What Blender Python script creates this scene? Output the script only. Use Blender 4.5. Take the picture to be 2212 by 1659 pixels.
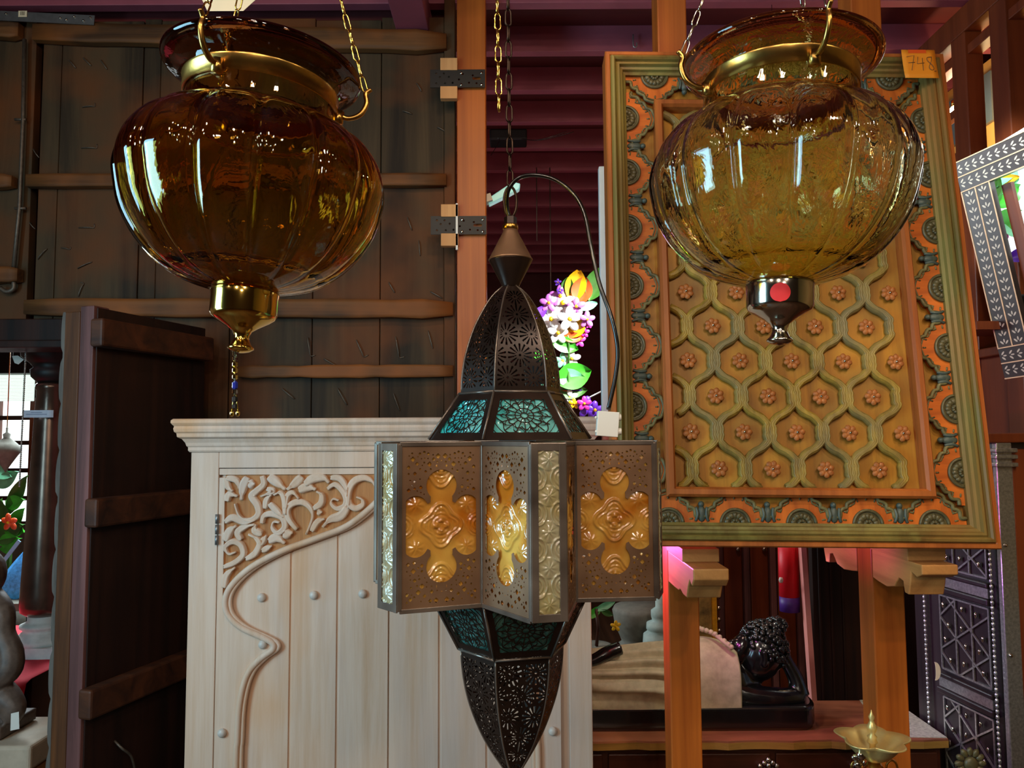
import bpy, math, random
from mathutils import Vector, Matrix
from math import sin, cos, pi, radians as R
random.seed(7)
S = bpy.context.scene
for o in list(bpy.data.objects): bpy.data.objects.remove(o)
COL = S.collection
# ------------------------------------------------------------------ camera
F = 1640.0; TH = R(3.9); RO = 0.0055; EZ = 1.6
fw = Vector((0, cos(TH), sin(TH))); r0 = Vector((1, 0, 0)); u0 = Vector((0, -sin(TH), cos(TH)))
cr = r0*cos(RO) - u0*sin(RO); cu = u0*cos(RO) + r0*sin(RO)
cam = bpy.data.objects.new('camera', bpy.data.cameras.new('camera')); COL.objects.link(cam)
cam.data.sensor_width = 36; cam.data.lens = 36*F/2212; cam.data.clip_start = 0.02
m = Matrix.Identity(4)
for i in range(3): m[i][0] = cr[i]; m[i][1] = cu[i]; m[i][2] = -fw[i]
m[2][3] = EZ
cam.matrix_world = m; S.camera = cam
def W(px, py, Y):
    d = fw*F + cr*(px-1106) + cu*(829.5-py)
    return Vector((d.x*Y/d.y, Y, EZ + d.z*Y/d.y))
# ------------------------------------------------------------------ view, world, lights
S.view_settings.view_transform = 'Standard'; S.view_settings.look = 'None'
S.view_settings.gamma = 1; S.view_settings.use_curve_mapping = False
S.view_settings.exposure = 0.0
w = bpy.data.worlds.new('world'); S.world = w; w.use_nodes = True
w.node_tree.nodes['Background'].inputs[0].default_value = (1.0, .72, .5, 1); w.node_tree.nodes['Background'].inputs[1].default_value = .035
def light(name, typ, loc, target, e, col, size=.3, size_y=None, spot=60, blend=.5, spread=None):
    l = bpy.data.lights.new(name, typ); l.energy = e; l.color = col
    if typ == 'AREA':
        l.size = size
        if size_y: l.shape = 'RECTANGLE'; l.size_y = size_y
        if spread: l.spread = R(spread)
    else: l.shadow_soft_size = size
    if typ == 'SPOT': l.spot_size = R(spot); l.spot_blend = blend
    o = bpy.data.objects.new(name, l); COL.objects.link(o); o.location = loc
    o.rotation_euler = (Vector(target)-Vector(loc)).to_track_quat('-Z', 'Y').to_euler()
    return o
for i_, (lx, ly, lz) in enumerate([(-1.9, -1.2, 2.9), (-1.2, -.5, 3.2), (-.7, -1.6, 2.6), (-.1, -.9, 3.1), (.5, -1.6, 2.7), (1.1, -.7, 3.1), (.1, -2.0, 2.2)]):
    light('shop_lamp_%d' % i_, 'AREA', (lx, ly, lz), (-.3, 2.2, 1.1), 8.5, (1, .84, .68), .13)
light('panel_spot', 'SPOT', (.9, -.2, 3.1), (1.2, 2.0, 1.65), 46, (1, .74, .38), .05, spot=44)
light('wall_spot', 'SPOT', (-.6, .9, 3.3), (-1.1, 3.0, 2.0), 8, (1, .60, .30), .05, spot=80)
light('post_spot', 'SPOT', (.1, 1.2, 3.2), (0, 3.0, 2.3), 26, (1, .66, .34), .05, spot=50)
light('window_daylight', 'AREA', (-2.3, .35, 1.75), (0, 1.0, 1.6), 62, (.40, .78, 1.0), .9, 1.3)
light('garden_daylight', 'AREA', (-2.7, 4.7, 2.5), (-2.1, 3.2, .8), 150, (.8, .93, 1), 1.4, 1.6)
light('flower_fill', 'SPOT', (1.1, 3.3, 2.9), (.34, 4.2, 2.1), 620, (1, .98, .95), .1, spot=30)  # added spot inside the room that brightens the flowers
light('magenta_spot', 'SPOT', (.30, 2.40, 1.30), (1.1, 2.05, 1.22), 12, (1, .16, .74), .03, spot=150)
light('violet_spot', 'SPOT', (.75, 2.50, 1.15), (1.5, 2.5, .85), 9, (.7, .3, 1), .04, spot=70)
light('ceiling_bounce', 'AREA', (.6, 4.6, 1.3), (.4, 4.6, 3.4), 5, (1, .66, .72), 1.6)
light('back_room_lamp', 'SPOT', (.75, 3.0, 2.5), (1.1, 3.7, .9), 22, (1, .60, .48), .08, spot=90)
light('counter_spot', 'SPOT', (1.2, .8, 2.9), (1.1, 2.6, .6), 34, (1, .80, .56), .05, spot=36)
light('side_room_lamp', 'POINT', (2.08, 3.3, 2.95), (0, 0, 0), 8, (1, .70, .34), .06)
light('statue_fill', 'SPOT', (.62, 2.36, 1.30), (.62, 2.68, .75), 5, (1, .92, .76), .04, spot=100)  # added spot with no fixture, lifts the statue and its robe folds
light('globe_lamp_right', 'SPOT', (1.3, .1, 2.6), (.33, .9, 1.9), 10, (1, .8, .5), .03, spot=40)
light('globe_lamp_left', 'SPOT', (-1.1, 0.0, 2.5), (-.3, .9, 1.9), 12, (1, .74, .42), .03, spot=40)
# ------------------------------------------------------------------ helpers
MATW = {}
def props(o, label=None, cat=None, group=None, kind=None):
    if label: o['label'] = label
    if cat: o['category'] = cat
    if group: o['group'] = group
    if kind: o['kind'] = kind
    return o
def thing(name, label, cat, loc=(0, 0, 0), rot=None, group=None, kind=None):
    o = bpy.data.objects.new(name, None); COL.objects.link(o)
    M = Matrix.Translation(Vector(loc))
    if rot is not None: M = M @ rot
    o.matrix_world = M; o.empty_display_size = .05
    MATW[o] = M
    return props(o, label, cat, group, kind)
def copytree(o, loc, label=None, rotz=0, group=None):
    def cp(a, par):
        c = a.copy(); COL.objects.link(c)
        if par is not None: c.parent = par
        for ch in [x for x in bpy.data.objects if x.parent == a]: cp(ch, c)
        return c
    n = cp(o, None); n.location = loc; n.rotation_euler = (0, 0, rotz)
    if label: n['label'] = label
    if group: n['group'] = group
    return n
def cat(pts, n=6, closed=False):
    P = [Vector(p) for p in pts]; out = []; N = len(P)
    rng = range(N if closed else N-1)
    for i in rng:
        if closed: a, b, c, d = P[i-1], P[i], P[(i+1) % N], P[(i+2) % N]
        else: a, b, c, d = P[max(i-1, 0)], P[i], P[i+1], P[min(i+2, N-1)]
        for k in range(n):
            t = k/n
            out.append(.5*((2*b)+(c-a)*t+(2*a-5*b+4*c-d)*t*t+(3*b-a-3*c+d)*t*t*t))
    if not closed: out.append(P[-1])
    return out
class MB:
    def __init__(s): s.v = []; s.f = []; s.m = []; s.mi = 0; s.sm = []; s.smooth = False
    def face(s, idx): s.f.append(tuple(idx)); s.m.append(s.mi); s.sm.append(s.smooth)
    def add(s, vs, fs, smooth=None):
        b = len(s.v); s.v += [Vector(x) for x in vs]
        keep = s.smooth
        if smooth is not None: s.smooth = smooth
        for f in fs: s.face([i+b for i in f])
        s.smooth = keep; return s
    def box(s, c, d, rot=None):
        c = Vector(c); vs = []
        for z in (-1, 1):
            for x, y in ((-1, -1), (1, -1), (1, 1), (-1, 1)):
                p = Vector((x*d[0]/2, y*d[1]/2, z*d[2]/2))
                if rot is not None: p = rot @ p
                vs.append(c+p)
        return s.add(vs, [(0, 3, 2, 1), (4, 5, 6, 7), (0, 1, 5, 4), (1, 2, 6, 5), (2, 3, 7, 6), (3, 0, 4, 7)], False)
    def bb(s, x0, x1, y0, y1, z0, z1): return s.box(((x0+x1)/2, (y0+y1)/2, (z0+z1)/2), (abs(x1-x0), abs(y1-y0), abs(z1-z0)))
    def beam(s, a, b, w, h, up=(0, 0, 1)):
        a, b = Vector(a), Vector(b); d = (b-a).normalized(); u = Vector(up)
        x = d.cross(u).normalized(); u = x.cross(d)
        M = Matrix((x, d, u)).transposed()
        return s.box((a+b)/2, (w, (b-a).length, h), M)
    def prism(s, poly, ext, smooth=False):
        """poly: list of 3D points (planar), ext: vector"""
        n = len(poly); ext = Vector(ext); vs = [Vector(p) for p in poly]+[Vector(p)+ext for p in poly]
        fs = [tuple(range(n))[::-1], tuple(range(n, 2*n))]+[(i, (i+1) % n, n+(i+1) % n, n+i) for i in range(n)]
        return s.add(vs, fs, smooth)
    def lathe(s, prof, c=(0, 0, 0), n=32, fn=None, ax=None, caps=True, a0=0, a1=2*pi, smooth=True):
        c = Vector(c); vs = []; full = abs(a1-a0-2*pi) < 1e-6; N = n if full else n+1
        for j, (r, z) in enumerate(prof):
            for i in range(N):
                a = a0+(a1-a0)*i/n; rr = r*(fn(a, j/(len(prof)-1), z) if fn else 1)
                p = Vector((rr*cos(a), rr*sin(a), z))
                if ax is not None: p = ax @ p
                vs.append(c+p)
        fs = []
        for j in range(len(prof)-1):
            for i in range(n):
                k = (i+1) % N if full else i+1
                fs.append((j*N+i, j*N+k, (j+1)*N+k, (j+1)*N+i))
        if caps and full:
            if prof[0][0] > 1e-5: fs.append(tuple(range(N))[::-1])
            if prof[-1][0] > 1e-5: fs.append(tuple(range((len(prof)-1)*N, len(prof)*N)))
        return s.add(vs, fs, smooth)
    def tube(s, pts, r, n=8, closed=False, flat=None, nrm=None, caps=True):
        P = [Vector(p) for p in pts]; N = len(P); vs = []
        ref = Vector(nrm) if nrm is not None else None
        up = None
        for i in range(N):
            if closed: t = (P[(i+1) % N]-P[i-1])
            else: t = P[min(i+1, N-1)]-P[max(i-1, 0)]
            if t.length < 1e-9: t = Vector((0, 0, 1))
            t.normalize()
            if ref is not None: a = ref - t*ref.dot(t)
            else:
                if up is None: up = Vector((0, 0, 1)) if abs(t.z) < .9 else Vector((1, 0, 0))
                a = up - t*up.dot(t)
            if a.length < 1e-6: a = t.orthogonal()
            a.normalize(); up = a if ref is None else up; b = t.cross(a)
            rr = r(i/(N-1)) if callable(r) else r
            fa = rr*(flat if flat else 1)
            for k in range(n):
                q = 2*pi*k/n; vs.append(P[i]+a*cos(q)*fa+b*sin(q)*rr)
        fs = []
        for i in range(N if closed else N-1):
            j = (i+1) % N
            for k in range(n): fs.append((i*n+k, i*n+(k+1) % n, j*n+(k+1) % n, j*n+k))
        if not closed and caps: fs += [tuple(range(n))[::-1], tuple(range((N-1)*n, N*n))]
        return s.add(vs, fs, True)
    def ball(s, c, r, n=12, m_=8, rot=None):
        if not hasattr(r, '__len__'): r = (r, r, r)
        c = Vector(c); vs = []; fs = []
        for j in range(1, m_):
            for i in range(n):
                a = 2*pi*i/n; b = pi*j/m_
                p = Vector((r[0]*sin(b)*cos(a), r[1]*sin(b)*sin(a), r[2]*cos(b)))
                vs.append(c+(rot @ p if rot is not None else p))
        T = len(vs)
        for q in (r[2], -r[2]):
            p = Vector((0, 0, q)); vs.append(c+(rot @ p if rot is not None else p))
        for i in range(n):
            k = (i+1) % n; fs.append((T, i, k)); fs.append((T+1, (m_-2)*n+k, (m_-2)*n+i))
            for j in range(m_-2): fs.append((j*n+i, (j+1)*n+i, (j+1)*n+k, j*n+k))
        return s.add(vs, fs, True)
    def grid(s, fn, nu, nv, smooth=True):
        vs = [fn(i/nu, j/nv) for j in range(nv+1) for i in range(nu+1)]
        return s.add(vs, [(j*(nu+1)+i, j*(nu+1)+i+1, (j+1)*(nu+1)+i+1, (j+1)*(nu+1)+i) for j in range(nv) for i in range(nu)], smooth)
    def pierced(s, fn, field, nu, nv):
        """sheet fn(u,v)->3D kept where field(u,v)>0, outline by marching squares"""
        F_ = [[field(i/nu, j/nv) for i in range(nu+1)] for j in range(nv+1)]
        cache = {}
        def vid(key, u, v):
            if key not in cache: cache[key] = len(s.v); s.v.append(Vector(fn(u, v)))
            return cache[key]
        for j in range(nv):
            for i in range(nu):
                cs = [(i, j), (i+1, j), (i+1, j+1), (i, j+1)]; val = [F_[b][a] for a, b in cs]
                if max(val) <= 0: continue
                if min(val) > 0:
                    s.face([vid((a, b), a/nu, b/nv) for a, b in cs]); continue
                poly = []
                for k in range(4):
                    a, b = cs[k], cs[(k+1) % 4]; va, vb = val[k], val[(k+1) % 4]
                    if va > 0: poly.append(vid(a, a[0]/nu, a[1]/nv))
                    if (va > 0) != (vb > 0):
                        t = va/(va-vb); t = min(max(t, .05), .95)
                        key = (min(a, b), max(a, b))
                        poly.append(vid(key, (a[0]+(b[0]-a[0])*t)/nu, (a[1]+(b[1]-a[1])*t)/nv))
                if len(poly) > 2: s.face(poly)
        return s
    def build(s, name, mat, parent=None, local=False, mods=(), label=None):
        vs = s.v; org = Matrix.Identity(4)
        if parent is not None:
            if not local: inv = MATW[parent].inverted(); vs = [inv @ x for x in vs]
        me = bpy.data.meshes.new(name); me.from_pydata([tuple(x) for x in vs], [], s.f); me.update()
        for mm in (mat if isinstance(mat, (list, tuple)) else [mat]): me.materials.append(mm)
        me.polygons.foreach_set('material_index', s.m); me.polygons.foreach_set('use_smooth', s.sm)
        o = bpy.data.objects.new(name, me); COL.objects.link(o)
        MATW[o] = MATW[parent] if parent is not None else org
        if parent is not None: o.parent = parent
        for md in mods:
            q = o.modifiers.new(md[0], md[0])
            for k, v_ in md[1].items(): setattr(q, k, v_)
        if label: o['label'] = label
        return o
    def solo(s, name, mat, label, ct, group=None, kind=None, mods=()):
        """a thing that is a single mesh, origin moved to its base centre"""
        xs = [v.x for v in s.v]; ys = [v.y for v in s.v]; zs = [v.z for v in s.v]
        c = Vector(((min(xs)+max(xs))/2, (min(ys)+max(ys))/2, min(zs)))
        s.v = [v-c for v in s.v]; o = s.build(name, mat, mods=mods); o.location = c; MATW[o] = Matrix.Translation(c)
        return props(o, label, ct, group, kind)
def struct(o): o['kind'] = 'structure'; return o
BEV = lambda w_, n=2: ('BEVEL', dict(width=w_, segments=n, limit_method='ANGLE', angle_limit=R(40)))
SOL = lambda t: ('SOLIDIFY', dict(thickness=t, offset=0))
# ------------------------------------------------------------------ materials
def srgb(c):
    c = [x/255 for x in c]
    return tuple(((x+.055)/1.055)**2.4 if x > .04045 else x/12.92 for x in c)+(1,)
class NT:
    def __init__(s, name):
        s.m = bpy.data.materials.new(name); s.m.use_nodes = True; s.t = s.m.node_tree; s.n = s.t.nodes
        s.b = s.n['Principled BSDF']; s.tc = s.n.new('ShaderNodeTexCoord')
    def node(s, typ, **k):
        q = s.n.new(typ)
        for a, b in k.items(): setattr(q, a, b)
        return q
    def link(s, a, b): s.t.links.new(a, b)
    def noise(s, scale=(1, 1, 1), sc=5, det=6, rough=.6, dist=0):
        mp = s.node('ShaderNodeMapping'); mp.inputs['Scale'].default_value = scale; s.link(s.tc.outputs['Object'], mp.inputs[0])
        q = s.node('ShaderNodeTexNoise'); q.inputs['Scale'].default_value = sc; q.inputs['Detail'].default_value = det
        q.inputs['Roughness'].default_value = rough; q.inputs['Distortion'].default_value = dist; s.link(mp.outputs[0], q.inputs[0]); return q
    def ramp(s, fac, stops):
        q = s.node('ShaderNodeValToRGB'); e = q.color_ramp.elements
        while len(e) < len(stops): e.new(.5)
        for i, (p, c) in enumerate(stops): e[i].position = p; e[i].color = c
        s.link(fac, q.inputs[0]); return q
    def bump(s, h, st=.3, d=.002):
        q = s.node('ShaderNodeBump'); q.inputs['Strength'].default_value = st; q.inputs['Distance'].default_value = d
        s.link(h, q.inputs['Height']); s.link(q.outputs[0], s.b.inputs['Normal']); return q
    def set(s, **k):
        for a, b in k.items(): s.b.inputs[a.replace('_', ' ')].default_value = b
        return s
def wood(name, c1, c2, axis='z', sc=14, rough=.55, bump=.35, c3=None, stretch=.06, spec=.35, wide=None):
    t = NT(name); q = {'z': (1, 1, stretch), 'x': (stretch, 1, 1), 'y': (1, stretch, 1)}[axis]
    n = t.noise(q, sc, 8, .65, .6); n2 = t.noise((1, 1, 1), wide or 2.2, 3, .5)
    st = [(.33, srgb(c2)), (.62, srgb(c1))]
    a = t.ramp(n.outputs[0], st); mx = t.node('ShaderNodeMix', data_type='RGBA')
    r2 = t.ramp(n2.outputs[0], [(.45, (0, 0, 0, 1)), (.68, (1, 1, 1, 1))])
    t.link(r2.outputs[0], mx.inputs[0]); t.link(a.outputs[0], mx.inputs[6]); mx.inputs[7].default_value = srgb(c3 or c2)
    if c3 is None:
        mm = t.node('ShaderNodeMath', operation='MULTIPLY'); mm.inputs[1].default_value = .5; t.link(r2.outputs[0], mm.inputs[0]); t.link(mm.outputs[0], mx.inputs[0])
    t.link(mx.outputs[2], t.b.inputs['Base Color']); t.set(Roughness=rough, Specular_IOR_Level=spec); t.bump(n.outputs[0], bump, .003)
    return t.m
def plain(name, c, rough=.5, metal=0, var=.15, sc=20, bump=.1, spec=.5, em=None, es=0, coat=0):
    t = NT(name); c = srgb(c); n = t.noise((1, 1, 1), sc, 4)
    d = tuple(x*(1-var) for x in c[:3])+(1,); e = tuple(min(1, x*(1+var)) for x in c[:3])+(1,)
    a = t.ramp(n.outputs[0], [(.3, d), (.7, e)]); t.link(a.outputs[0], t.b.inputs['Base Color'])
    t.set(Roughness=rough, Metallic=metal, Specular_IOR_Level=spec, Coat_Weight=coat)
    if bump: t.bump(n.outputs[0], bump, .001)
    if em: t.set(Emission_Color=srgb(em), Emission_Strength=es)
    return t.m
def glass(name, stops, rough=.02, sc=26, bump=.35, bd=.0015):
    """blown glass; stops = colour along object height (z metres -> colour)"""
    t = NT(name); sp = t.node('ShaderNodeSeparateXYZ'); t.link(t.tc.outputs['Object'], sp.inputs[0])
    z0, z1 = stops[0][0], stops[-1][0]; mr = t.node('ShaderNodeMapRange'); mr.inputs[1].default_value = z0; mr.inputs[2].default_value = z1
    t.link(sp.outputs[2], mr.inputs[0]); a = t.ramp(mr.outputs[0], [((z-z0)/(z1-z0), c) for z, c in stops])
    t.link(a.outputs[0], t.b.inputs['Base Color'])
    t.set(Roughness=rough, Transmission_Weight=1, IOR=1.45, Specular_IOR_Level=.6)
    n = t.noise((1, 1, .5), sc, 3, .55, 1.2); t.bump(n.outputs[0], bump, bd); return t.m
M = {}
M['oldwood'] = wood('old dark door wood', (74, 58, 38), (36, 27, 18), 'z', 9, .7, .7, (104, 58, 26), .05, .25, 2.6)
M['oldbatten'] = wood('old batten wood', (116, 76, 40), (48, 30, 17), 'x', 10, .65, .7, (140, 80, 34), .05, .3, 3)
M['leafwood'] = wood('dark red door leaf', (48, 24, 15), (18, 9, 7), 'z', 10, .6, .4, None, .05, .3)
M['leafbatten'] = wood('reddish batten', (86, 46, 24), (40, 20, 12), 'x', 10, .6, .4)
M['stilewood'] = wood('brown stile wood', (110, 64, 30), (60, 32, 14), 'z', 12, .65, .4)
M['magentalit'] = wood('purplish worn edge wood', (122, 78, 74), (62, 38, 36), 'z', 12, .6, .4)  # purplish tone stands for magenta light falling on the wood
M['carvedgrey'] = wood('grey weathered carving', (120, 112, 104), (60, 52, 46), 'z', 14, .7, .5)
M['post'] = wood('orange varnished post', (202, 108, 36), (150, 70, 20), 'z', 10, .42, .12, None, .03, .45)
M['postside'] = wood('pale post wood', (190, 150, 98), (140, 96, 56), 'z', 10, .5, .12)
M['blockwood'] = wood('pale wood block', (226, 170, 110), (190, 130, 76), 'z', 12, .6, .2)
M['maroon'] = wood('maroon painted boards', (98, 34, 36), (72, 22, 24), 'x', 5, .6, .15)
M['joist'] = plain('maroon painted joist', (150, 74, 88), .55, var=.12, sc=6)
M['blackmetal'] = plain('black metal', (20, 18, 17), .5, .1, .2, 30)
M['chainblack'] = plain('dark bronze chain', (58, 44, 36), .3, .9, .2, 40)
M['brass'] = plain('polished brass', (232, 188, 92), .12, 1, .08, 10, .03)
M['oldbrass'] = plain('aged brass', (196, 150, 78), .27, 1, .25, 40, .2)
M['lampbrass'] = plain('bright cast brass', (244, 216, 140), .38, .65, .12, 20, .1)
M['silver'] = plain('silver coloured metal', (214, 206, 190), .13, 1, .08, 10, .03)
M['steel'] = plain('galvanised steel', (140, 140, 140), .4, .8, .15, 30)
M['nail'] = plain('old iron nail', (104, 92, 80), .5, .6, .3, 60)
M['white'] = plain('white plastic', (225, 222, 212), .4, 0, .04, 5, .02)
M['paper'] = plain('cream paper', (224, 206, 172), .8, 0, .05, 5, .02)
M['cable'] = plain('black cable', (16, 13, 12), .22, 0, .1, 5, 0, .6, coat=.4)
# ------------------------------------------------------------------ room
b = MB(); b.bb(-5, 4.2, -3, 9, -.06, 0); struct(b.build('floor', wood('floor boards', (96, 62, 40), (60, 38, 24), 'y', 6, .5, .2)))
b = MB(); b.bb(-5, 4.2, -3, 9, 3.52, 3.58); struct(b.build('ceiling', M['maroon']))
b = MB(); b.bb(-5, 4.2, 8.4, 8.5, 0, 3.52); struct(b.build('wall_back', M['maroon']))
b = MB(); b.bb(4.1, 4.2, -3, 8.4, 0, 3.52); struct(b.build('wall_right', plain('tan plaster', (216, 160, 88), .8, 0, .08, 6)))
b = MB(); b.bb(-5, -4.9, -3, 8.4, 0, 3.52); struct(b.build('wall_left', plain('dim plaster', (120, 100, 82), .8, 0, .1, 6)))
b = MB(); b.bb(-4.9, 4.1, -3.1, -3, 0, 3.52); struct(b.build('wall_front', plain('shop front plaster', (110, 80, 56), .8, 0, .1, 6)))
# ceiling joists (spacing .4 m, seen end to end between the posts)
k = 0
for i in range(-4, 13):
    y = 3.44+.4*i; x0, x1 = -4.9, 4.1
    b = MB(); b.bb(x0, x1, y, y+.052, 3.395, 3.52)
    k += 1; o = b.build('trim_%d' % k, M['joist'], mods=[BEV(.003)]); struct(o)
b = MB(); b.bb(-.47, -.335, 2.2, 3.435, 3.27, 3.395); struct(b.build('trim_%d' % (k+1), M['joist'], mods=[BEV(.004)]))
# ------------------------------------------------------------------ old wooden doors forming the dark wall (Y = 3.05)
def PX(px, Y=3.05): return W(px, 941, Y).x
def PZ(py, px=500, Y=3.05): return W(px, py, Y).z
YW = 3.05
def nails(root, lst, Y):
    for (px, py, ang, ln, bend) in lst:
        p = W(px, py, Y-.004); a = R(ang); d = Vector((cos(a), 0, -sin(a))); L = ln*Y/F
        b = MB(); pts = [p+Vector((0, .012, 0)), p, p+d*L*.25+Vector((0, -.006, 0)), p+d*L*.75+Vector((0, -.006, 0)), p+d*L]
        if bend: pts.append(p+d*L+Vector((-d.z, .0, d.x))*L*.25)
        b.tube(cat(pts, 3), .0022, 5); b.build('nail', M['nail'], root)
xl, xr = PX(62, YW), PX(984, YW)-.0
zt = PZ(40); zb = 0.02
t = thing('old_plank_door', 'wide dark old plank door with horizontal battens and bent nails, behind the amber glass globe', 'door', ((xl+xr)/2, YW+.03, 0))
xs = [xl, W(121, 500, YW).x, W(300, 500, YW).x, W(338, 500, YW).x, W(500, 500, YW).x, W(677, 500, YW).x, W(822, 500, YW).x, xr-.045]
for i in range(len(xs)-1):
    b = MB(); b.bb(xs[i]+.0015, xs[i+1]-.0015, YW+random.uniform(-.003, .003), YW+.045, (PZ(735, 60) if i < 2 else zb), zt-.01*(i % 2)); b.build('plank', M['oldwood'], t, mods=[BEV(.003)])
b = MB(); b.bb(xr-.045, xr, YW-.02, YW+.05, zb, PZ(-4)); b.build('edge_stile', M['oldwood'], t, mods=[BEV(.004)])
def batten(x0, y0, x1, y1, h, d=.045, root=None, Y=YW, mat=None):
    root = root or t
    b = MB(); n = 14; a = W(x0, y0, Y); c = W(x1, y1, Y); hh = h*Y/F/2
    rng = [random.uniform(-.004, .004) for _ in range(n+1)]
    def f(u, v):
        ang = 2*pi*v; p = a.lerp(c, u); k = rng[int(round(u*n))]
        e = 1.0 if 0 < u < 1 else .8
        zz = max(-1, min(1, 1.5*sin(ang)))*(hh+k)*e; yy = max(-1, min(1, 1.5*cos(ang)))*d/2*e
        return Vector((p.x, Y-d/2-.004+yy, p.z+zz))
    b.grid(f, n, 16); N = 16
    b.face(range(0, 17*(n+1), n+1)); b.face(list(range(n, 17*(n+1), n+1))[::-1])
    b.build('batten', mat or M['oldbatten'], root, mods=[('WELD', dict(merge_threshold=.0002))])
batten(84, 80, 966, 100, 44); batten(70, 397, 966, 395, 30); batten(66, 667, 980, 671, 38); batten(520, 805, 980, 803, 26)
nl = [(150, 130, 50, 24, 0), (180, 125, 45, 26, 0), (218, 130, 55, 26, 0), (178, 232, 175-180, 28, 1), (176, 320, 0, 34, 1), (130, 395, 5, 60, 1), (72, 322, 55, 24, 0), (64, 480, 50, 20, 0),
      (168, 580, -25, 34, 0), (170, 640, -70, 30, 1), (132, 535, 10, 20, 1), (82, 560, -50, 30, 0), (170, 492, 0, 34, 1), (108, 680, -10, 40, 0), (240, 678, 5, 50, 0), (420, 672, 0, 60, 0),
      (665, 730, 80, 40, 1), (700, 775, 30, 34, 0), (770, 735, 65, 40, 1), (855, 728, 80, 46, 1), (925, 715, 75, 40, 0), (840, 610, 60, 26, 0), (880, 470, 70, 30, 0), (905, 520, 85, 34, 0), (930, 630, 30, 30, 0),
      (715, 675, 0, 46, 0), (835, 672, 5, 38, 0), (905, 395, 10, 30, 0), (560, 790, 40, 30, 0), (610, 840, 40, 34, 0), (730, 840, 60, 40, 0), (850, 850, 70, 40, 0), (945, 275, 30, 20, 0), (870, 240, 20, 22, 0), (900, 180, 60, 22, 0), (640, 90, 10, 34, 0)]
nails(t, nl, YW)
# left neighbour door
x2 = PX(-420, YW); x3 = PX(46, YW)
t2 = thing('old_plank_door', 'dark old plank door cut by the left edge of the photo, with a sliding iron bolt rod', 'door', ((x2+x3)/2, YW+.03, PZ(742, 60)))
zlo = PZ(742, 60)
for a, c in ((x2, PX(-160)), (PX(-158), x3)):
    b = MB(); b.bb(a, c, YW, YW+.045, zlo, PZ(36, 30)); b.build('plank', M['oldwood'], t2, mods=[BEV(.003)])
batten(-200, 398, 40, 398, 32, .045, t2); batten(-200, 596, 54, 598, 34, .05, t2); batten(-200, 70, 54, 74, 36, .045, t2)
b = MB(); b.tube([W(53, 85, YW-.03), W(50, 260, YW-.03), W(42, 450, YW-.03), W(28, 595, YW-.03)], .008, 8); b.build('bolt_rod', M['nail'], t2, label='long iron bolt rod')
b = MB(); b.tube(cat([W(28, 600, YW-.03), W(30, 622, YW-.03), W(15, 630, YW-.03), W(0, 622, YW-.03)], 4), .009, 8); b.build('bolt_handle', M['nail'], t2)
for py in (258, 450):
    b = MB(); b.tube([W(32, py, YW-.03), W(56, py, YW-.03)], .006, 6); b.build('rod_keeper', M['nail'], t2)
# lintel under it
b = MB(); b.bb(PX(-420), PX(150), YW-.05, YW+.12, PZ(738, 60)-.03, PZ(738, 60)); b.bb(PX(-420), PX(140), YW-.02, YW+.12, PZ(738, 60), PZ(690, 60))
struct(b.build('trim_40', M['leafwood'], mods=[BEV(.004)]))
# wall behind the doors
b = MB(); b.bb(-4.9, W(152, 900, 3.2).x, 3.16, 3.22, PZ(735, 60), 3.5); b.bb(W(152, 900, 3.2).x, xr-.01, 3.16, 3.22, 0, 3.5); struct(b.build('wall_partition', M['maroon']))
# metal strap, top-left
t = thing('steel_strap', 'grey perforated steel strap with a barcode sticker at the top left corner', 'bracket', W(100, 40, YW-.06))
A = W(-40, 32, YW-.055); B_ = W(204, 44, YW-.055)
b = MB(); b.beam(A, B_, .004, .040, up=(0, 0, 1)); b.build('strap', M['steel'], t)
for px, py in ((13, 30), (130, 39), (143, 43), (160, 36), (180, 45), (195, 38)):
    b = MB(); b.ball(W(px, py, YW-.059), .005, 8, 6); b.build('screw', M['silver'], t)
c = W(49, 30, YW-.0605); b = MB(); b.box(c, (.035, .001, .026)); st = b.build('sticker', M['paper'], t)
b = MB()
for i in range(8): b.box(c+Vector((-.008+i*.0023, -.0008, .002)), (.0006+.0008*(i % 3 == 0), .0004, .016))
b.build('barcode', M['blackmetal'], st)
# ------------------------------------------------------------------ posts
def post(px0, px1, pyref, Y, d, label, ztop=3.39, zbot=0):
    x0 = W(px0, pyref, Y).x; x1 = W(px1, pyref, Y).x
    b = MB(); b.bb(x0, x1, Y, Y+d, zbot, ztop)
    return b.solo('wooden_post', M['post'], label, 'post', mods=[BEV(.004)]), x0, x1
post(987, 1050, 450, 2.95, .10, 'orange varnished wooden post between the dark plank door and the ceiling view')
p1, q0, q1 = post(1448, 1515, 1500, 2.2, .09, 'orange wooden post passing behind the left part of the carved panel')
p2, s0, s1 = post(1893, 1963, 1500, 2.2, .09, 'orange wooden post passing behind the right part of the carved panel')
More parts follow.
